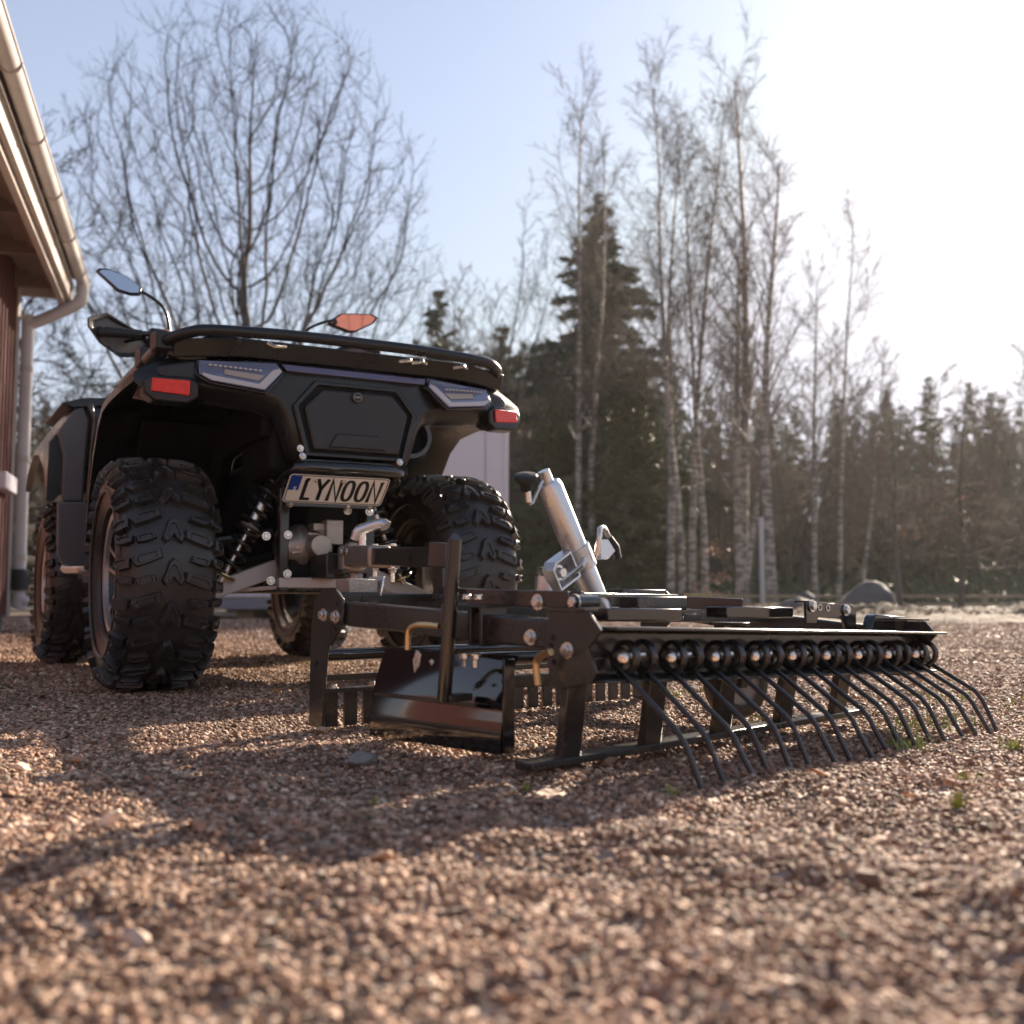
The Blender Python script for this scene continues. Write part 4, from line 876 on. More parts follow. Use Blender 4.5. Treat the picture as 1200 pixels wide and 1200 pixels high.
for a in (-2.1,):
    wf = bb_('window', 'trim', a-1.15, a-.05, -.455, -.415, 1.0, 2.05)
    for a0, a1 in ((a-1.05, a-.64), (a-.56, a-.15)):
        for z0, z1 in ((1.10, 1.48), (1.56, 1.95)): bb_('pane', 'lens', a0, a1, -.42, -.4125, z0, z1, wf, .001)
# eave: fascia, soffit boards, rafter tails, gutter, roof
bb_('fascia', 'trim', LB, .06, -.05, -.015, ZE-.02, ZE+.17)
bb_('fascia', 'trim', LB, .06, -.10, -.055, ZE-.055, ZE+.10)
for k in range(4): bb_('soffit_board', 'soffit', LB, .02, -.46+.09*k, -.376+.09*k, ZE+.175-.036*k, ZE+.195-.036*k)
for k in range(6): bb_('rafter_tail', 'soffit', -.30-.85*k, -.24-.85*k, -.47, -.11, ZE+.02, ZE+.14)
bb_('barge_board', 'trim', .0, .03, -3.6, -.02, ZE+.02, ZE+.20)
rv = [bp(a, o, z)-bld.location for a in (LB-.1, .10) for o, z in ((.04, ZE+.185), (.04, ZE+.215), (-3.6, ZE+1.70), (-3.6, ZE+1.62))]
rf = MB().add(rv, [(0,1,2,3),(7,6,5,4),(0,4,5,1),(1,5,6,2),(2,6,7,3),(3,7,4,0)]).build('roof', 'roof', bld, smooth=False)
gt = MB(); gp = []
for k in range(9): t = math.pi*k/8; gp.append((.058-.047*math.cos(t), ZE+.165-.054*math.sin(t)))
gp2 = [(o, z) for o, z in gp] + [(.058-.043*math.cos(math.pi*k/8), ZE+.165-.049*math.sin(math.pi*k/8)) for k in range(8, -1, -1)]
n = len(gp2); vs = [bp(a, o, z)-bld.location for a in (LB, .07) for o, z in gp2]
gt.add(vs, [(i, (i+1) % n, n+(i+1) % n, n+i) for i in range(n)]+[tuple(range(n)), tuple(range(2*n-1, n-1, -1))]); gut = gt.build('gutter', 'pipe', bld)
MB().tube([bp(LB, .105, ZE+.168)-bld.location, bp(.07, .105, ZE+.168)-bld.location], .009, 8).build('gutter_bead', 'pipe', gut)
MB().prism([(p[0], p[1]) for p in gp], lambda u, v, t: tuple(bp(.07+t, u, v)-bld.location), 0, .004).build('gutter_end', 'pipe', gut)
for k in range(6): MB().tube([bp(-.35-.85*k, .058-.051*math.cos(t), ZE+.165-.059*math.sin(t))-bld.location for t in [math.pi*j/8 for j in range(9)]], .007, 6).build('gutter_bracket', 'trim', gut)
dp = [bp(-.10, .065, ZE+.11), bp(-.10, .065, ZE+.03), bp(-.10, .03, ZE-.04), bp(-.09, -.20, ZE-.17), bp(-.09, -.305, ZE-.23), bp(-.09, -.32, ZE-.32), bp(-.09, -.32, .32), bp(-.09, -.30, .24), bp(-.09, -.26, .20)]
def sp2(P_, n=4): return smooth_path([p-bld.location for p in P_], n)
MB().tube(sp2(dp), .047, 18).build('downpipe', 'pipe', bld)
for z in (.55, 1.3, 2.0): MB().lathe([(-.02, .049), (-.02, .053), (.02, .053), (.02, .049)], bp(-.09, -.32, z)-bld.location, (0, 0, 1), 20).build('pipe_clip', 'trim', bld)
MB().tube([bp(-.09, -.32, .46)-bld.location, bp(-.09, -.32, .30)-bld.location], .068, 16).build('pipe_sleeve', 'rubber', bld)
bb_('meter_box', 'contain', -.92, -.42, -.455, -.36, 1.0, 1.12, bevel=.01)
lamp = MB().lathe([(0, .0001), (.0, .07), (.06, .11), (.16, .12), (.22, .09), (.24, .0001)], bp(-.02, -.62, ZE-.16)-bld.location, (0, 0, -1), 24).build('outdoor_lamp', 'beech', bld)

# ------------------------------------------------------------------ barn behind the camera: what the mirror and the glossy steel reflect
barn = empty('red_barn', (-8.5, -7.0, 0), 'long red barn with pale corner boards, mirrored in the right mirror of the quad bike', 'barn', rot=(0, 0, R(-45)))
def bx_(name, c, d, m, par=barn, **k): return MB().box(c, d).build(name, m, par, bevel=.01, smooth=False, **k)
wl = bx_('wall', (0, -3.0, 1.6), (34, 6.0, 3.3), 'wall')
for k in range(-42, 43): MB().box((k*.4, .015, 1.6), (.05, .03, 3.2)).build('batten', 'wall', wl, smooth=False)
for x in (-16.98, -8.5, 0, 8.5, 16.98): bx_('corner_board', (x, .03, 1.6), (.22, .07, 3.2), 'trim')
for x in (-12.5, -4.2, 3.6, 12.4):
    w_ = bx_('window', (x, .03, 1.75), (1.5, .07, 1.3), 'trim')
    for sx in (-.36, .36): bx_('pane', (x+sx, .07, 1.75), (.58, .01, 1.1), 'lens', w_)
bx_('eaves_board', (0, .32, 3.22), (34.6, .04, .22), 'trim')
MB().prism([(.40, 3.20), (-3.0, 5.4), (-6.4, 3.20), (-6.4, 3.34), (-3.0, 5.56), (.40, 3.34)], X, -17.4, 17.4).build('roof', 'roof', barn, smooth=False)

# ------------------------------------------------------------------ storage box behind the quad
con = empty('storage_box', (-2.3, 12.2, 0), 'pale lilac-grey storage container standing behind the quad bike', 'container')
MB().box((0, 1.1, 1.28), (4.5, 2.2, 2.16)).build('body', 'contain', con, bevel=.015)
for k in range(9): MB().box((-2.0+.5*k, -.003, 1.30), (.006, .012, 2.0)).build('panel_seam', 'contdark', con)
MB().box((0, .0, .17), (4.54, .10, .13)).build('base_rail', 'contdark', con, bevel=.01)
MB().box((0, .0, .245), (4.54, .12, .025)).build('rail_cap', 'galv', con, bevel=.004)
for x in (-2.235, 2.235): MB().box((x, .01, 1.28), (.05, .05, 2.18)).build('corner_post', 'contain', con, bevel=.006)
for x in (-2.1, -.7, .7, 2.1): MB().box((x, .8, .06), (.2, 1.4, .12)).build('footing_block', 'greywood', con, bevel=.01)

# ------------------------------------------------------------------ fences
def fence(name, label, pts, h, rails, r, m, postr=.06):
    f = empty(name, pts[0], label, 'fence')
    b0 = Vector(pts[0])
    for p in pts: MB().tube([Vector(p)-b0+Vector((0, 0, -.05)), Vector(p)-b0+Vector((0, 0, h))], postr, 10).build('post', m, f)
    for p, q in zip(pts, pts[1:]):
        for z in rails: MB().tube([Vector(p)-b0+Vector((0, 0, z)), Vector(q)-b0+Vector((0, 0, z*.98))], r, 8).build('rail', m, f)
    return f
fence('rail_fence', 'pale wooden rail fence beyond the downpipe at the left edge', [(-9.5, 15.2, 0), (-7.3, 14.2, 0), (-5.0, 13.6, 0), (-3.0, 13.9, 0)], 1.2, (1.12, .72, .34), .055, 'wood')
fence('low_fence', 'low weathered rail fence along the road at the right edge', [(3.5, 19.6, 0), (6.0, 19.3, 0), (8.2, 19, 0), (10.4, 18.7, 0), (13, 18.4, 0), (16, 18, 0)], .30, (.24, .10), .028, 'greywood', .045)
# metal post among the birches
o = MB().tube([(0, 0, -.1), (0, 0, 1.62)], .045, 12).build('metal_post', 'post'); o.location = (4.35, 19.0, 0); tag(o, 'thin grey metal post standing among the birch trunks', 'post')
# road strip and earth bank
mb = MB(); mb.add([(3, 21.5, .012), (60, 16.5, .012), (60, 19.5, .012), (3, 24.5, .012)], [(0, 1, 2, 3)]); M['road'] = mat('road_asphalt', (.12,.12,.13), .6, var=1, vscale=3)
o = mb.build('road', 'road', smooth=False); o['kind'] = 'structure'
def bank_h(x, y):
    c = 13.2 + .35*math.sin(x*.9) + (.5 if x < 3 else 0); w = 2.6
    e = max(0, 1-((y-c)/w)**2); ex = max(0, min(1, (x-1.2)/1.5))
    return ex*(e**.6)*(.10+.10*noise.noise(Vector((x*.8, y*.8, 2)))+.10*noise.noise(Vector((x*2.7, y*2.7, 4)))+.05*noise.noise(Vector((x*8, y*8, 7)))) - .02
vs, fs = [], []; nx_, ny_ = 260, 70
for i in range(nx_+1):
    for j in range(ny_+1):
        x = 1+19*i/nx_; y = 10.4+6*j/ny_; vs.append((x, y, bank_h(x, y)))
for i in range(nx_):
    for j in range(ny_): a = i*(ny_+1)+j; fs.append((a, a+ny_+1, a+ny_+2, a+1))
M['litter'] = mat('brown_litter', (.06,.04,.025), .9, var=1, vscale=1.2, col2=(.20,.14,.085)); M['bank'] = mat('bank_soil', (.05,.036,.025), .95, var=1, vscale=2.5, col2=(.15,.11,.075), bump=.6, bscale=18, detail=8)
o = MB().add(vs, fs).build('earth_bank', 'bank', ang=180); o['kind'] = 'structure'
gl = np.random.default_rng(31); Tl = []
for _ in range(26000):
    x, y = gl.uniform(2, 20), gl.uniform(11.2, 17.5); z = max(bank_h(x, y), -.008)+.008
    a = gl.normal(0, 1, 3); a[2] *= .45; a /= np.linalg.norm(a); b = np.cross(a, gl.normal(0, 1, 3)); b /= np.linalg.norm(b); c = np.array([x, y, z]); s_ = gl.uniform(.012, .04)
    Tl.append([c-b*s_*.5, c+b*s_*.5, c+a*s_*1.3])
rawmesh('leaf_litter', np.array(Tl).reshape(-1, 3), np.arange(len(Tl)*3).reshape(-1, 3), 'litter', kind='stuff')
M['rock2'] = mat('pale_stone', (.16,.15,.14), .75, var=1, vscale=30, col2=(.26,.24,.22))
def boulder(name, loc, size, seed, label, cat='boulder', m='rock'):
    bm = bmesh.new(); bmesh.ops.create_icosphere(bm, subdivisions=4, radius=1); rr = random.Random(seed)
    pls = [(Vector((rr.uniform(-1,1), rr.uniform(-1,1), rr.uniform(-.3,1))).normalized(), rr.uniform(.6,.85)) for _ in range(8)]
    for v in bm.verts:
        p = v.co.copy()
        for n_, d_ in pls:
            k = p.dot(n_)
            if k > d_: p -= n_*(k-d_)*.8
        p *= 1+.09*noise.noise(p*2.2+Vector((seed, 0, 0)))+.03*noise.noise(p*7)
        v.co = (p.x*size[0], p.y*size[1], p.z*size[2])
    me = bpy.data.meshes.new(name); bm.to_mesh(me); bm.free(); me.shade_smooth(); me.materials.append(M[m])
    o = bpy.data.objects.new(name, me); COL.objects.link(o); o.location = loc; o.rotation_euler.z = seed; return tag(o, label, cat)
boulder('boulder', (4.75, 14.6, .16), (.44, .38, .30), 3, 'large rounded grey boulder on the earth bank')
boulder('boulder', (3.72, 14.2, .12), (.30, .25, .12), 5, 'flat pale rock lying left of the large boulder')
boulder('boulder', (4.02, 14.9, .20), (.13, .12, .12), 8, 'small round stone on the bank just left of the large boulder')
boulder('boulder', (6.9, 14.6, .12), (.34, .30, .08), 9, 'low flat rock on the bank under the thin tree at the right')
boulder('boulder', (8.3, 13.4, .06), (.30, .26, .12), 12, 'dark low rock at the right end of the bank')
boulder('stone', (-.238, 1.74, .008), (.026, .022, .013), 4, 'flat dark grey stone on the gravel in front of the side blade', 'stone', 'rock2')
# fallen leaves
def leaf(loc, s, rz, label, m='leaf'):
    pts = [(0, -.5), (.16, -.38), (.27, -.12), (.22, .18), (.08, .42), (0, .5), (-.10, .40), (-.24, .15), (-.26, -.14), (-.14, -.38)]
    mb = MB(); vs = [(x*s, y*s, (.35*abs(x)+.12*y*y)*s) for x, y in pts] + [(0, 0, 0)]; n = len(pts)
    mb.add(vs, [(i, (i+1) % n, n) for i in range(n)]); o = mb.build('fallen_leaf', m, smooth=False)
    sm = o.modifiers.new('thickness', 'SOLIDIFY'); sm.thickness = .0006
    o.location = loc; o.rotation_euler = (.25, .2, rz); return tag(o, label, 'leaf')
leaf((.432, 1.56, .014), .036, 1.1, 'orange dry leaf lying between the rake tines')
leaf((.50, 1.40, .012), .026, 2.2, 'brown dry leaf on the gravel just in front of the rake tines')
leaf((-.62, 2.9, .012), .04, .5, 'dry brown leaf in the shade behind the rear wheel')
# grass tufts growing through the gravel
V_, F_ = [], []
def tuft(x, y, n, h, sp):
    for _ in range(n):
        a = rnd.uniform(0, 6.28); r_ = rnd.random()*sp; bx, by = x+r_*math.cos(a), y+r_*math.sin(a); a2 = rnd.uniform(0, 6.28); hh_ = h*rnd.uniform(.5, 1); w_ = .0016+h*.012; ln = hh_*rnd.uniform(.2, .8)
        dx, dy = math.cos(a2), math.sin(a2); z = gh(bx, by)
        k = len(V_)
        V_.extend([(bx-dy*w_, by+dx*w_, z), (bx+dy*w_, by-dx*w_, z), (bx+dx*ln*.45-dy*w_*.7, by+dy*ln*.45+dx*w_*.7, z+hh_*.65), (bx+dx*ln*.45+dy*w_*.7, by+dy*ln*.45-dx*w_*.7, z+hh_*.65), (bx+dx*ln, by+dy*ln, z+hh_)])
        F_.extend([(k, k+1, k+3), (k, k+3, k+2), (k+2, k+3, k+4)])
for x, y, n, h, s in ((.02, 1.58, 10, .022, .01), (.57, 1.42, 14, .03, .012), (.80, 2.25, 40, .028, .10), (.92, 2.35, 36, .028, .10), (1.15, 2.9, 60, .03, .2), (.70, 1.95, 30, .03, .05), (.86, 1.9, 16, .03, .03), (1.3, 2.6, 50, .035, .15), (.45, 2.95, 40, .03, .15), (.56, 2.45, 20, .025, .06), (-.18, 1.45, 8, .02, .01), (.22, 1.52, 8, .02, .01), (-1.25, 3.6, 60, .03, .25), (.75, 2.15, 16, .03, .04), (-.05, 1.95, 10, .02, .02), (-.75, 4.3, 80, .03, .5), (.67, 1.62, 12, .02, .02)): tuft(x, y, n, h, s)
rawmesh('grass', V_, F_, 'grass', kind='stuff')

# dead grass on the verge
gd_ = np.random.default_rng(44); Tg = []
for _ in range(9000):
    x, y = gd_.uniform(1.5, 19), gd_.normal(13.6, 1.5)
    if math.sin(x*2.1)+math.sin(x*.7+y) < -.2: continue
    z = max(bank_h(x, y), -.01); h = gd_.uniform(.03, .13); a = gd_.uniform(0, 6.28); w = .003; lx, ly = math.cos(a), math.sin(a); ln = h*gd_.uniform(.1, .8)
    Tg.append([(x-ly*w, y+lx*w, z), (x+ly*w, y-lx*w, z), (x+lx*ln, y+ly*ln, z+h)])
M['straw'] = mat('dead_grass', (.16,.125,.06), .8, var=1, vscale=1.5, col2=(.30,.25,.13))
rawmesh('dead_grass', np.array(Tg).reshape(-1, 3), np.arange(len(Tg)*3).reshape(-1, 3), 'straw', kind='stuff')
# leaf scraps and broken twigs strewn over the gravel
Td, Fd = [], []
for _ in range(900):
    z0 = (gd_.uniform(.36, 49))**.5; x, y = gd_.uniform(-1, 1)*(z0*.55+.3), z0; z = gh(x, y)+.009; a = gd_.uniform(0, 6.28); k = len(Td)
    if gd_.random() < .45: L_, w = gd_.uniform(.015, .05), .0013
    else: L_, w = gd_.uniform(.006, .015), gd_.uniform(.003, .006)
    cx, sy = math.cos(a), math.sin(a); t = gd_.uniform(-.3, .3)*L_
    Td += [(x-cx*L_/2, y-sy*L_/2, z), (x-sy*w, y+cx*w, z+abs(t)*.5+.001), (x+cx*L_/2, y+sy*L_/2, z+t*.4), (x+sy*w, y-cx*w, z+.002)]; Fd.append((k, k+1, k+2, k+3))
rawmesh('yard_litter', Td, Fd, 'litter', kind='stuff')

# ------------------------------------------------------------------ trees
def seg_mesh(name, segs, m, parent, n=3, **k):
    A_ = np.array([s[0] for s in segs]); B_ = np.array([s[1] for s in segs]); r0 = np.array([s[2] for s in segs])[:, None]; r1 = np.array([s[3] for s in segs])[:, None]
    d = B_-A_; d /= np.maximum(np.linalg.norm(d, axis=1, keepdims=True), 1e-6)
    h = np.where(np.abs(d[:, 2:3]) < .9, np.array([[0, 0, 1.]]), np.array([[1., 0, 0]]))
    u = np.cross(d, h); u /= np.linalg.norm(u, axis=1, keepdims=True); v = np.cross(d, u)
    V = []
    for P_, r_ in ((A_, r0), (B_, r1)):
        for q in range(n): t = 2*math.pi*q/n; V.append(P_+(u*math.cos(t)+v*math.sin(t))*r_)
    V = np.stack(V, 1).reshape(-1, 3); base = (np.arange(len(segs))*2*n)[:, None]
    F = np.concatenate([base+np.array([[q, (q+1) % n, n+(q+1) % n, n+q]]) for q in range(n)], 0)
    return rawmesh(name, V, F, m, parent, smooth=True, **k)
def grow(rr, segs, p, d, L, r, lev, cfg):
    # one branch: a few crooked segments that carry the next order
    ns = cfg['ns'][lev]; step = L/ns; kids = cfg['kids'][lev] if lev < cfg['lev'] else 0; up = cfg['up'][lev]; wob = cfg['wob'][lev]; rmin = cfg['rmin']
    acc = 0.0
    for i in range(ns):
        d = (d + np.array([rr.gauss(0, wob), rr.gauss(0, wob), rr.gauss(0, wob)*.6+up])); d /= np.linalg.norm(d)
        q = p+d*step; f0, f1 = 1-i/ns*.85, 1-(i+1)/ns*.85
        segs.append((p, q, max(rmin, r*f0), max(rmin*.8, r*f1)))
        if kids and (i+1)/ns > cfg['bare'][lev]:
            acc += kids/ns/(1-cfg['bare'][lev])
            while acc >= 1:
                acc -= 1; ang = R(rr.uniform(*cfg['ang'][lev])); az = rr.uniform(0, 6.283)
                h = np.array([0, 0, 1.]) if abs(d[2]) < .9 else np.array([1., 0, 0]); a = np.cross(d, h); a /= np.linalg.norm(a); b = np.cross(d, a)
                dd = d*math.cos(ang)+(a*math.cos(az)+b*math.sin(az))*math.sin(ang); t = rr.random()
                frac = (i+1)/ns
                grow(rr, segs, p+(q-p)*t, dd, L*cfg['len'][lev]*rr.uniform(.65, 1.1)*(1-cfg['taper'][lev]*frac), max(rmin, r*f0*cfg['rr'][lev]), lev+1, cfg)
        p = q
def bare_tree(name, loc, label, stems, cfg, seed, barkm, twigm, cat='tree', group=None, thr=.02):
    rr = random.Random(seed); e = empty(name, loc, label, cat, group=group); segs = []
    for (dx, dy, lean_x, lean_y, L, r) in stems: grow(rr, segs, np.array([dx, dy, -.1]), np.array([lean_x, lean_y, 1.])/math.sqrt(1+lean_x**2+lean_y**2), L, r, 0, cfg)
    big = [s for s in segs if s[2] > thr]; small = [s for s in segs if s[2] <= thr]
    if big: seg_mesh('trunk', big, barkm, e, 8)
    seg_mesh('crown', small, twigm, e, 3)
    return e
big_cfg = dict(lev=4, ns=[18, 14, 9, 6, 4], kids=[10, 8, 7, 4, 0], up=[.004, .03, .03, .025, .02], wob=[.045, .07, .08, .08, .08], bare=[.12, .10, .12, .15, 0], ang=[(18, 38), (22, 46), (25, 50), (25, 50)], len=[.72, .50, .42, .45], rr=[.52, .5, .5, .6], taper=[.70, .45, .3, .1], rmin=.0032)
def colonised_tree(name, loc, label, cen, rad, n_att, seed, fork=1.3, step=.13, infl=1.5, kill=.27):
    # the crown is filled by branches that grow towards scattered points of light, then thickened from the tips down
    q = np.random.default_rng(seed); rr = random.Random(seed)
    u = q.normal(0, 1, (n_att, 3)); u /= np.linalg.norm(u, axis=1, keepdims=True); A_ = np.array(cen)+u*(q.random((n_att, 1))**.42)*np.array(rad)
    A_ = A_[A_[:, 2] > fork+.2]
    nod = [np.array([0, 0, -.1])]; par = [-1]
    while nod[-1][2] < fork: nod.append(nod[-1]+np.array([rr.gauss(0, .012), rr.gauss(0, .012), step])); par.append(len(nod)-2)
    near = np.full(len(A_), -1); nd = np.full(len(A_), 1e9)
    def upd(k0):
        nonlocal near, nd
        N_ = np.array(nod[k0:])
        d = np.linalg.norm(A_[:, None, :]-N_[None], axis=2); j = d.argmin(1); m = d[np.arange(len(A_)), j]; b = m < nd; nd = np.where(b, m, nd); near = np.where(b, j+k0, near)
    upd(0); lastdir = {}
    for it in range(150):
        act = nd < (infl if it > 14 else 9)
        if not act.any(): break
        k0 = len(nod); acc = {}
        for i in np.nonzero(act)[0]:
            v = A_[i]-nod[near[i]]; acc.setdefault(near[i], []).append(v/np.linalg.norm(v))
        for k, vs in acc.items():
            v = np.mean(vs, 0); pd = nod[k]-nod[par[k]] if par[k] >= 0 else np.array([0, 0, step])
            v = v/max(1e-6, np.linalg.norm(v))+pd/np.linalg.norm(pd)*.55+np.array([0, 0, .10])+q.normal(0, .10, 3); v /= np.linalg.norm(v); key = (k, tuple(np.round(v, 1)))
            if key in lastdir: continue
            lastdir[key] = 1; nod.append(nod[k]+v*step); par.append(k)
        if len(nod) == k0: break
        upd(k0); keep = nd > kill; A_ = A_[keep]; near = near[keep]; nd = nd[keep]
        if not len(A_): break
    n = len(nod); w = np.zeros(n); kids = [[] for _ in range(n)]
    for i in range(1, n): kids[par[i]].append(i)
    for i in range(n-1, -1, -1): w[i] = (sum(w[c]**2.02 for c in kids[i])+(.0052**2.02 if not kids[i] else 0))**(1/2.02)
    segs = [(nod[par[i]], nod[i], w[par[i]] if kids[par[i]][0] == i or w[par[i]] < w[i]*1.6 else w[i]*1.15, w[i]) for i in range(1, n)]
    cfg = dict(lev=1, ns=[6, 4], kids=[4, 0], up=[.05, .03], wob=[.07, .09], bare=[.15, 0], ang=[(20, 45)], len=[.45], rr=[.65], taper=[.3], rmin=.0026)
    for i in range(1, n):
        if w[i] < .016 and (not kids[i] or rr.random() < .75):
            d = nod[i]-nod[par[i]]; d = d/np.linalg.norm(d)+q.normal(0, .45, 3)+np.array([0, 0, .25]); d /= np.linalg.norm(d)
            grow(rr, segs, nod[i], d, rr.uniform(.25, .65), .0042, 0, cfg)
    e = empty(name, loc, label, 'tree'); seg_mesh('trunk', [s_ for s_ in segs if s_[2] > .02], 'bark', e, 8); seg_mesh('crown', [s_ for s_ in segs if s_[2] <= .02], 'twig', e, 3)
    return e
colonised_tree('ash_tree', (-4.35, 17.3, 0), 'big bare tree with a broad rounded crown fanning out above the quad bike', (0, 0, 5.45), (3.15, 2.5, 4.6), 4200, 5, kill=.23)
droop_cfg = dict(lev=4, ns=[12, 9, 7, 5, 4], kids=[12, 7, 6, 4, 0], up=[.0, -.004, .01, .02, .03], wob=[.06, .10, .12, .13, .15], bare=[.2, .12, .1, .1, 0], ang=[(45, 85), (25, 55), (25, 55), (25, 55)], len=[.62, .5, .5, .6], rr=[.5, .5, .6, .7], taper=[.5, .3, .2, .1], rmin=.0045)
bare_tree('bare_tree', (-8.1, 16.0, 0), 'bare tree with drooping branches behind the end of the red building', [(0, 0, .02, 0, 6.6, .12), (.1, .1, .34, 0, 4.8, .07), (.2, 0, .5, 0, 4.2, .06)], droop_cfg, 21, 'bark', 'twig')
side_cfg = dict(big_cfg, kids=[10, 6, 5, 3, 0])
bare_tree('bare_tree', (-1.15, 21.5, 0), 'slender bare tree leaning right between the quad rack and the dark conifers', [(0, 0, .12, 0, 7.4, .06), (.2, 0, .30, 0, 6.6, .05)], side_cfg, 31, 'bark', 'twig')

birch_cfg = dict(lev=3, ns=[30, 11, 7, 5], kids=[27, 9, 6, 0], up=[.006, .045, .0, -.05], wob=[.016, .05, .07, .09], bare=[.33, .12, .1, 0], ang=[(24, 46), (22, 48), (25, 60)], len=[.30, .44, .62], rr=[.36, .5, .6], taper=[.62, .3, .2], rmin=.0042)
thin_cfg = dict(birch_cfg, kids=[24, 7, 5, 0], bare=[.30, .15, .1, 0])
def fx(px, z): return (px-600)/1278*z
def fh(ytop, z): return (697-ytop)/1278*z+.3
births = [
 ('birch_tree', 23.5, [(678, 0, 140), (692, .02, 165)], 'twin-trunked bare birch in front of the tall dark spruce', birch_cfg, .085),
 ('birch_tree', 21.0, [(787, -.01, 150), (799, .01, 105), (812, .03, 120), (826, .0, 190)], 'clump of four slim birch trunks right of the tall spruce', birch_cfg, .080),
 ('birch_tree', 21.5, [(868, .055, 78), (874, -.10, 300)], 'tallest bare birch with a forked trunk', birch_cfg, .125),
 ('birch_tree', 20.0, [(906, -.005, 190)], 'straight pale birch just right of the forked tallest birch', birch_cfg, .125),
 ('birch_tree', 22.5, [(957, -.01, 320)], 'slim birch with a white trunk left of the boulder', thin_cfg, .075),
 ('birch_tree', 23.5, [(978, .05, 265)], 'thin birch leaning slightly right behind the boulder', thin_cfg, .065),
 ('birch_tree', 21.5, [(1008, .09, 420)], 'small leaning birch rising directly behind the boulder', thin_cfg, .055),
 ('birch_tree', 20.2, [(868, .16, 470)], 'short birch trunk leaning right at the foot of the forked birch', thin_cfg, .085)]
for i, (nm, z, st, lab, cfg, r_) in enumerate(births):
    c = sum(s[0] for s in st)/len(st); loc = (fx(c, z), z, 0)
    bare_tree(nm, loc, lab, [(fx(px, z)-loc[0], .15*math.sin(px), ln, .01, fh(yt, z)*1.03, r_*(.75+.25*fh(yt, z)/12)) for px, ln, yt in st], cfg, 50+i, 'birch', 'birchtwig', thr=.017)
young = dict(lev=3, ns=[14, 9, 6, 4], kids=[26, 9, 5, 0], up=[.01, .0, .0, .0], wob=[.03, .07, .1, .12], bare=[.22, .12, .1, 0], ang=[(60, 88), (25, 50), (25, 60)], len=[.42, .40, .55], rr=[.4, .5, .6], taper=[.72, .3, .2], rmin=.0045)
for px, z, yt, lab, sd_ in ((1053, 18.5, 470, 'young bare tree with level branches right of the boulder', 71), (1124, 17.5, 455, 'young bare tree with level branches nearest the right edge', 72)):
    bare_tree('young_tree', (fx(px, z), z, 0), lab, [(0, 0, .01, 0, fh(yt, z), .055)], young, sd_, 'bark', 'birchtwig', thr=.016)
def ZN(px):
    for lim, tx in ((-20, 'beyond the red building'), (60, 'seen past the downpipe'), (110, 'right of the downpipe'), (545, 'left of the storage container'), (600, 'above the storage container'), (645, 'between the container and the twin birch'), (800, 'beside the four slim birches'), (860, 'left of the forked birch'), (915, 'between the forked birch and the straight one'), (940, 'right of the straight pale birch'), (980, 'at the slim white-trunked birch'), (1022, 'behind the boulder'), (1060, 'right of the boulder'), (1110, 'between the two young trees'), (1170, 'right of the last young tree'), (1215, 'at the right edge')):
        if px < lim: return tx
    return 'past the right edge'
# undergrowth: brown bare trees at the wood's edge, tall and small, one mesh kind each, copied
under = dict(lev=3, ns=[14, 8, 6, 4], kids=[26, 8, 5, 0], up=[.01, .03, .02, .0], wob=[.05, .09, .12, .12], bare=[.15, .12, .1, 0], ang=[(25, 60), (25, 50), (25, 60)], len=[.32, .45, .55], rr=[.42, .5, .6], taper=[.65, .3, .2], rmin=.007)
protos = [bare_tree('alder_tree', (fx(px, z), z, 0), 'slender brown bare tree in the thicket at the edge of the wood', [(0, 0, 0, 0, fh(yt, z), .05), (.15, .1, .10, .03, fh(yt, z)*.8, .04)], under, 90+i, 'bark', 'birchtwig', group='brown bare trees at the edge of the wood', thr=.02) for i, (px, z, yt) in enumerate(((600, 28, 370), (722, 31, 430), (850, 27, 420)))]
for o_, px in zip(protos, (600, 722, 850)): o_['label'] = 'slender twin-stemmed brown bare tree in the thicket %s' % ZN(px)
for i, (px, z, s_) in enumerate(((560, 29, 1.1), (630, 26.5, .9), (835, 29, .8), (925, 26, .9), (945, 29, 1.0), (1010, 27, .85), (1035, 25, .75), (1085, 27, .85), (1150, 26, .8), (1190, 28, .9), (535, 31, 1.1), (500, 30, .95), (1230, 25, .8), (1275, 27, .85), (890, 30, .95), (30, 27, .9), (85, 25, .75), (-60, 26, 1))):
    c = clone(protos[i % 3]); c['label'] = '%s brown bare tree in the thicket %s' % ('spindly' if s_ < .9 else 'bushy', ZN(px)); c.location = (fx(px, z), z, 0); c.scale = (s_, s_, s_); c.rotation_euler.z = i*1.7

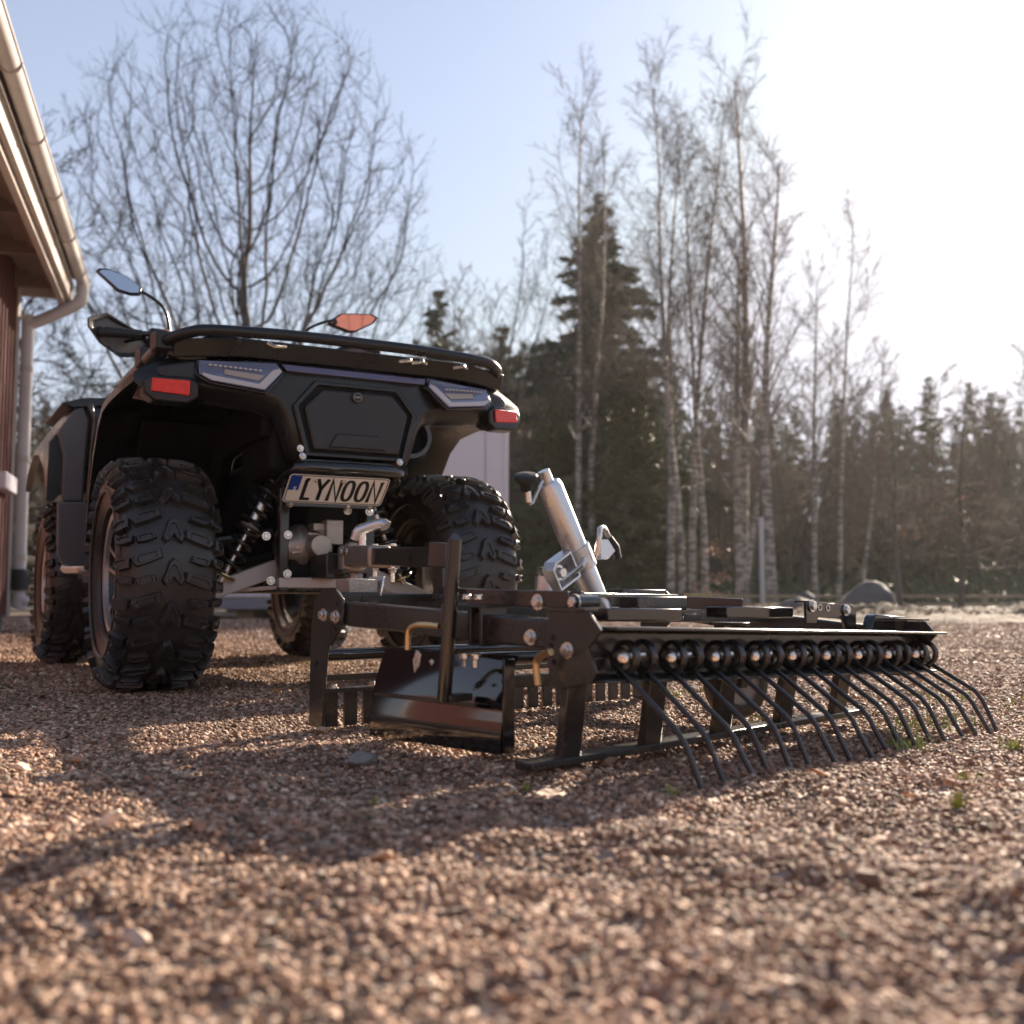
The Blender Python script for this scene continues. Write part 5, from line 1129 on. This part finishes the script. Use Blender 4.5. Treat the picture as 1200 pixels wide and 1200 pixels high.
# conifers
def conifer_mesh(name, H, Rw, seed, m, whorls=34, per=8, dens=1.0, droop=.25, low=.06, leafl=.17, ex=.85):
    g = np.random.default_rng(seed); T = []; br = []; dzw = H*(1-low)/whorls
    for w in range(whorls):
        t = low+(1-low)*(w+g.random()*.6)/whorls
        z0_ = H*t; env = Rw*(1-t)**ex*(.7+.55*g.random())+.05
        for b in range(per):
            z = z0_+dzw*g.uniform(-.9, .9)*(.25 if t > .97 else 1); a = g.random()*6.283; L = env*(.45+.75*g.random()**1.3); n_ = max(4, int(L*15*dens)); dx, dy = math.cos(a), math.sin(a); ri = -.10+.55*t
            s = (np.arange(n_)+g.random(n_))/n_; s = .12+.88*s
            cx = dx*L*s; cy = dy*L*s; cz = z + L*s*(ri-droop*s)*.9+.12*L*s**3
            br.append((np.array([0, 0, z]), np.array([dx*L*.9, dy*L*.9, z+L*.9*(ri-droop*.9)*.9]), .012, .004))
            k = 5
            c = np.repeat(np.stack([cx, cy, cz], 1), k, 0); N = len(c)
            side = g.normal(0, 1, (N, 3)); side[:, 2] *= .45; side /= np.linalg.norm(side, axis=1, keepdims=True)
            dirv = np.array([dx, dy, -.25])*.8+side*.9; dirv /= np.linalg.norm(dirv, axis=1, keepdims=True)
            ln = leafl*(.5+g.random((N, 1)))*(.3+.7*min(1, L*1.3)); wv = np.cross(dirv, g.normal(0, 1, (N, 3))); wv /= np.linalg.norm(wv, axis=1, keepdims=True)
            c = c+g.normal(0, .03, (N, 3)); wd_ = ln*.20
            T.append(np.stack([c-wv*wd_, c+wv*wd_, c+dirv*ln], 1))
    T = np.concatenate(T, 0)
    return T, br
def conifer(name, loc, H, Rw, seed, m, label, group=None, **k):
    e = empty(name, loc, label, 'tree', group=group)
    T, br = conifer_mesh(name, H, Rw, seed, m, **k)
    rawmesh('crown', T.reshape(-1, 3), np.arange(len(T)*3).reshape(-1, 3), m, e)
    seg_mesh('trunk', [(np.array([0, 0, -.1]), np.array([0, 0, H*.5]), .012*H+.03, .008*H+.01), (np.array([0, 0, H*.5]), np.array([0, 0, H]), .008*H+.01, .01)]+br, 'bark', e, 6)
    return e
z = 27.5; conifer('spruce_tree', (fx(703, z), z, 0), fh(218, z), 3.3, 1, 'needle', 'tall dark spruce, the highest evergreen, behind the twin birch', whorls=52, per=8, dens=1.8, leafl=.24, low=.03, droop=.5, ex=.86)
z = 24; conifer('evergreen_tree', (fx(742, z), z, 0), fh(405, z), 1.7, 2, 'needle2', 'olive green evergreen at the foot of the tall spruce', whorls=34, per=12, dens=1.3, leafl=.2, low=.0)
z = 25; conifer('evergreen_tree', (fx(655, z), z, 0), fh(440, z), 1.5, 3, 'needle2', 'bushy olive evergreen right of the storage container', whorls=32, per=12, dens=1.3, leafl=.2, low=.0)
z = 30; conifer('pine_tree', (fx(512, z), z, 0), fh(335, z), 1.9, 4, 'needle', 'dark pine rising behind the right end of the quad rack', whorls=34, per=9, dens=1.1, leafl=.24, droop=.0, low=.15)
z = 34; conifer('pine_tree', (fx(590, z), z, 0), fh(375, z), 2.1, 5, 'needle2', 'dusty green pine behind the brown trees right of the quad rack', whorls=36, per=9, dens=1.1, leafl=.25, droop=.0, low=.05)
grp = 'conifers of the wood behind the yard'
cp = [conifer('forest_spruce', (0, 60, 0), 8.2, 1.55, 10+i, ('needle', 'needle2')[i % 2], 'spruce in the dark wood behind the yard', group=grp, whorls=28, per=9, dens=1.0, leafl=.24, low=.02, ex=.9, droop=.35) for i in range(4)]
spots = []
g = random.Random(3)
for row, (z, x0, x1, st) in enumerate(((33, -30, 34, 1.35), (37, -30, 36, 1.4), (41.5, -32, 42, 1.5), (46, -36, 46, 1.6))):
    x = x0
    while x < x1:
        px = 600+x/z*1278
        if row > 0 or px > 830 or px < 150 or 480 < px < 640:
            ht = 7.0+g.uniform(-.9, 1.2) + (1.9 if 470 < px < 820 else 0) + (row-1)*.25
            spots.append((x+g.uniform(-.4, .4), z+g.uniform(-1.5, 1.5), ht*(z/41)))
        x += st*g.uniform(.8, 1.25)
def zone(px):
    for lim, tx in ((-60, 'beyond the red building'), (130, 'behind the rail fence at the left edge'), (480, 'behind the quad bike'), (640, 'behind the storage container'), (830, 'behind the tall spruce'), (960, 'behind the birch trunks'), (1060, 'above the large boulder'), (1200, 'above the low road fence')):
        if px < lim: return tx
    return 'past the right end of the low road fence'
inview = lambda s_: s_[1] <= 39.5 and -70 < 600+s_[0]/s_[1]*1278 < 1270
near_ = [s_ for s_ in spots if inview(s_)]; far = [s_ for s_ in spots if not inview(s_)]
for i, (x, y, h) in enumerate(near_):
    o = cp[i] if i < 4 else clone(cp[g.randrange(4)]); s_ = h/8.2
    o.location = (x, y, 0); o.scale = (s_*g.uniform(.85, 1.2), s_*g.uniform(.85, 1.2), s_); o.rotation_euler.z = g.uniform(0, 6.28)
    o['label'] = '%s spruce in the wood\'s %s row %s' % ('low' if h < 6.6 else ('tall' if h > 7.8 else 'middling'), 'front' if y < 35 else 'second', zone(600+x/y*1278))
# the rows farther in read as one dark mass
wcol = bpy.data.collections.new('far_spruce_shapes')
for e_ in cp:
    c_ = e_.children[0].copy(); c_.parent = None; c_.name = 'far_spruce'; wcol.objects.link(c_)
fm = bpy.data.meshes.new('distant_wood'); fm.vertices.add(len(far)); fm.vertices.foreach_set('co', np.array([(x, y, 0) for x, y, h in far], dtype=np.float32).ravel())
fm.attributes.new('stone_size', 'FLOAT', 'POINT').data.foreach_set('value', np.array([h/8.2 for _, _, h in far], dtype=np.float32))
fm.attributes.new('stone_turn', 'FLOAT_VECTOR', 'POINT').data.foreach_set('vector', np.array([(0, 0, g.uniform(0, 6.28)) for _ in far], dtype=np.float32).ravel())
fo = bpy.data.objects.new('distant_wood', fm); COL.objects.link(fo); fo['kind'] = 'stuff'; fm.materials.append(M['needle'])
fg = ng.copy(); fg.name = 'scatter_spruces'
for n_ in fg.nodes:
    if n_.bl_idname == 'GeometryNodeCollectionInfo': n_.inputs[0].default_value = wcol
fo.modifiers.new('spruces', 'NODES').node_group = fg
# copper leaves still hanging on low shoots
g2 = np.random.default_rng(9); T = []
for px, y0, z, n, s in ((837, 640, 18.5, 70, .35), (845, 672, 17.5, 50, .3), (828, 690, 17.5, 60, .45), (1120, 590, 17.3, 40, .6), (1072, 620, 18.3, 16, .4)):
    c = np.array([fx(px, z), z, (697-y0)/1278*z+.2]) + g2.normal(0, s*.4, (n, 3))*np.array([1, 1, .5]); a = g2.normal(0, 1, (n, 3)); a /= np.linalg.norm(a, axis=1, keepdims=True); b = np.cross(a, g2.normal(0, 1, (n, 3))); b /= np.linalg.norm(b, axis=1, keepdims=True)
    T.append(np.stack([c-b*.022, c+b*.022, c+a*.07], 1))
T = np.concatenate(T); rawmesh('copper_leaves', T.reshape(-1, 3), np.arange(len(T)*3).reshape(-1, 3), 'beech', kind='stuff')
# mossy scrub at the foot of the wood
g3 = np.random.default_rng(12); N = 60000; c = np.stack([g3.uniform(-30, 34, N), g3.uniform(24, 40, N), np.abs(g3.normal(0, .35, N))], 1)
c[:, 2] *= .5+np.sin(c[:, 0]*1.3)**2; a = g3.normal(0, 1, (N, 3)); a[:, 2] = np.abs(a[:, 2])*1.5; a /= np.linalg.norm(a, axis=1, keepdims=True); b = np.cross(a, g3.normal(0, 1, (N, 3))); b /= np.linalg.norm(b, axis=1, keepdims=True)
T = np.stack([c-b*.02, c+b*.02, c+a*.3], 1); rawmesh('undergrowth', T.reshape(-1, 3), np.arange(N*3).reshape(-1, 3), 'needle', kind='stuff')

# ------------------------------------------------------------------ air
hm = bpy.data.materials.new('thin_haze'); hm.use_nodes = True; t = hm.node_tree; t.nodes.clear()
pv = t.nodes.new('ShaderNodeVolumePrincipled'); pv.inputs['Color'].default_value = (.93, .93, .95, 1); pv.inputs['Density'].default_value = .0004; pv.inputs['Anisotropy'].default_value = .55
ou = t.nodes.new('ShaderNodeOutputMaterial'); t.links.new(pv.outputs[0], ou.inputs['Volume'])
mb = MB().box((0, 20, 7.0), (150, 110, 16.5)); M['haze'] = hm
hz = mb.build('haze', 'haze', smooth=False); hz['kind'] = 'stuff'
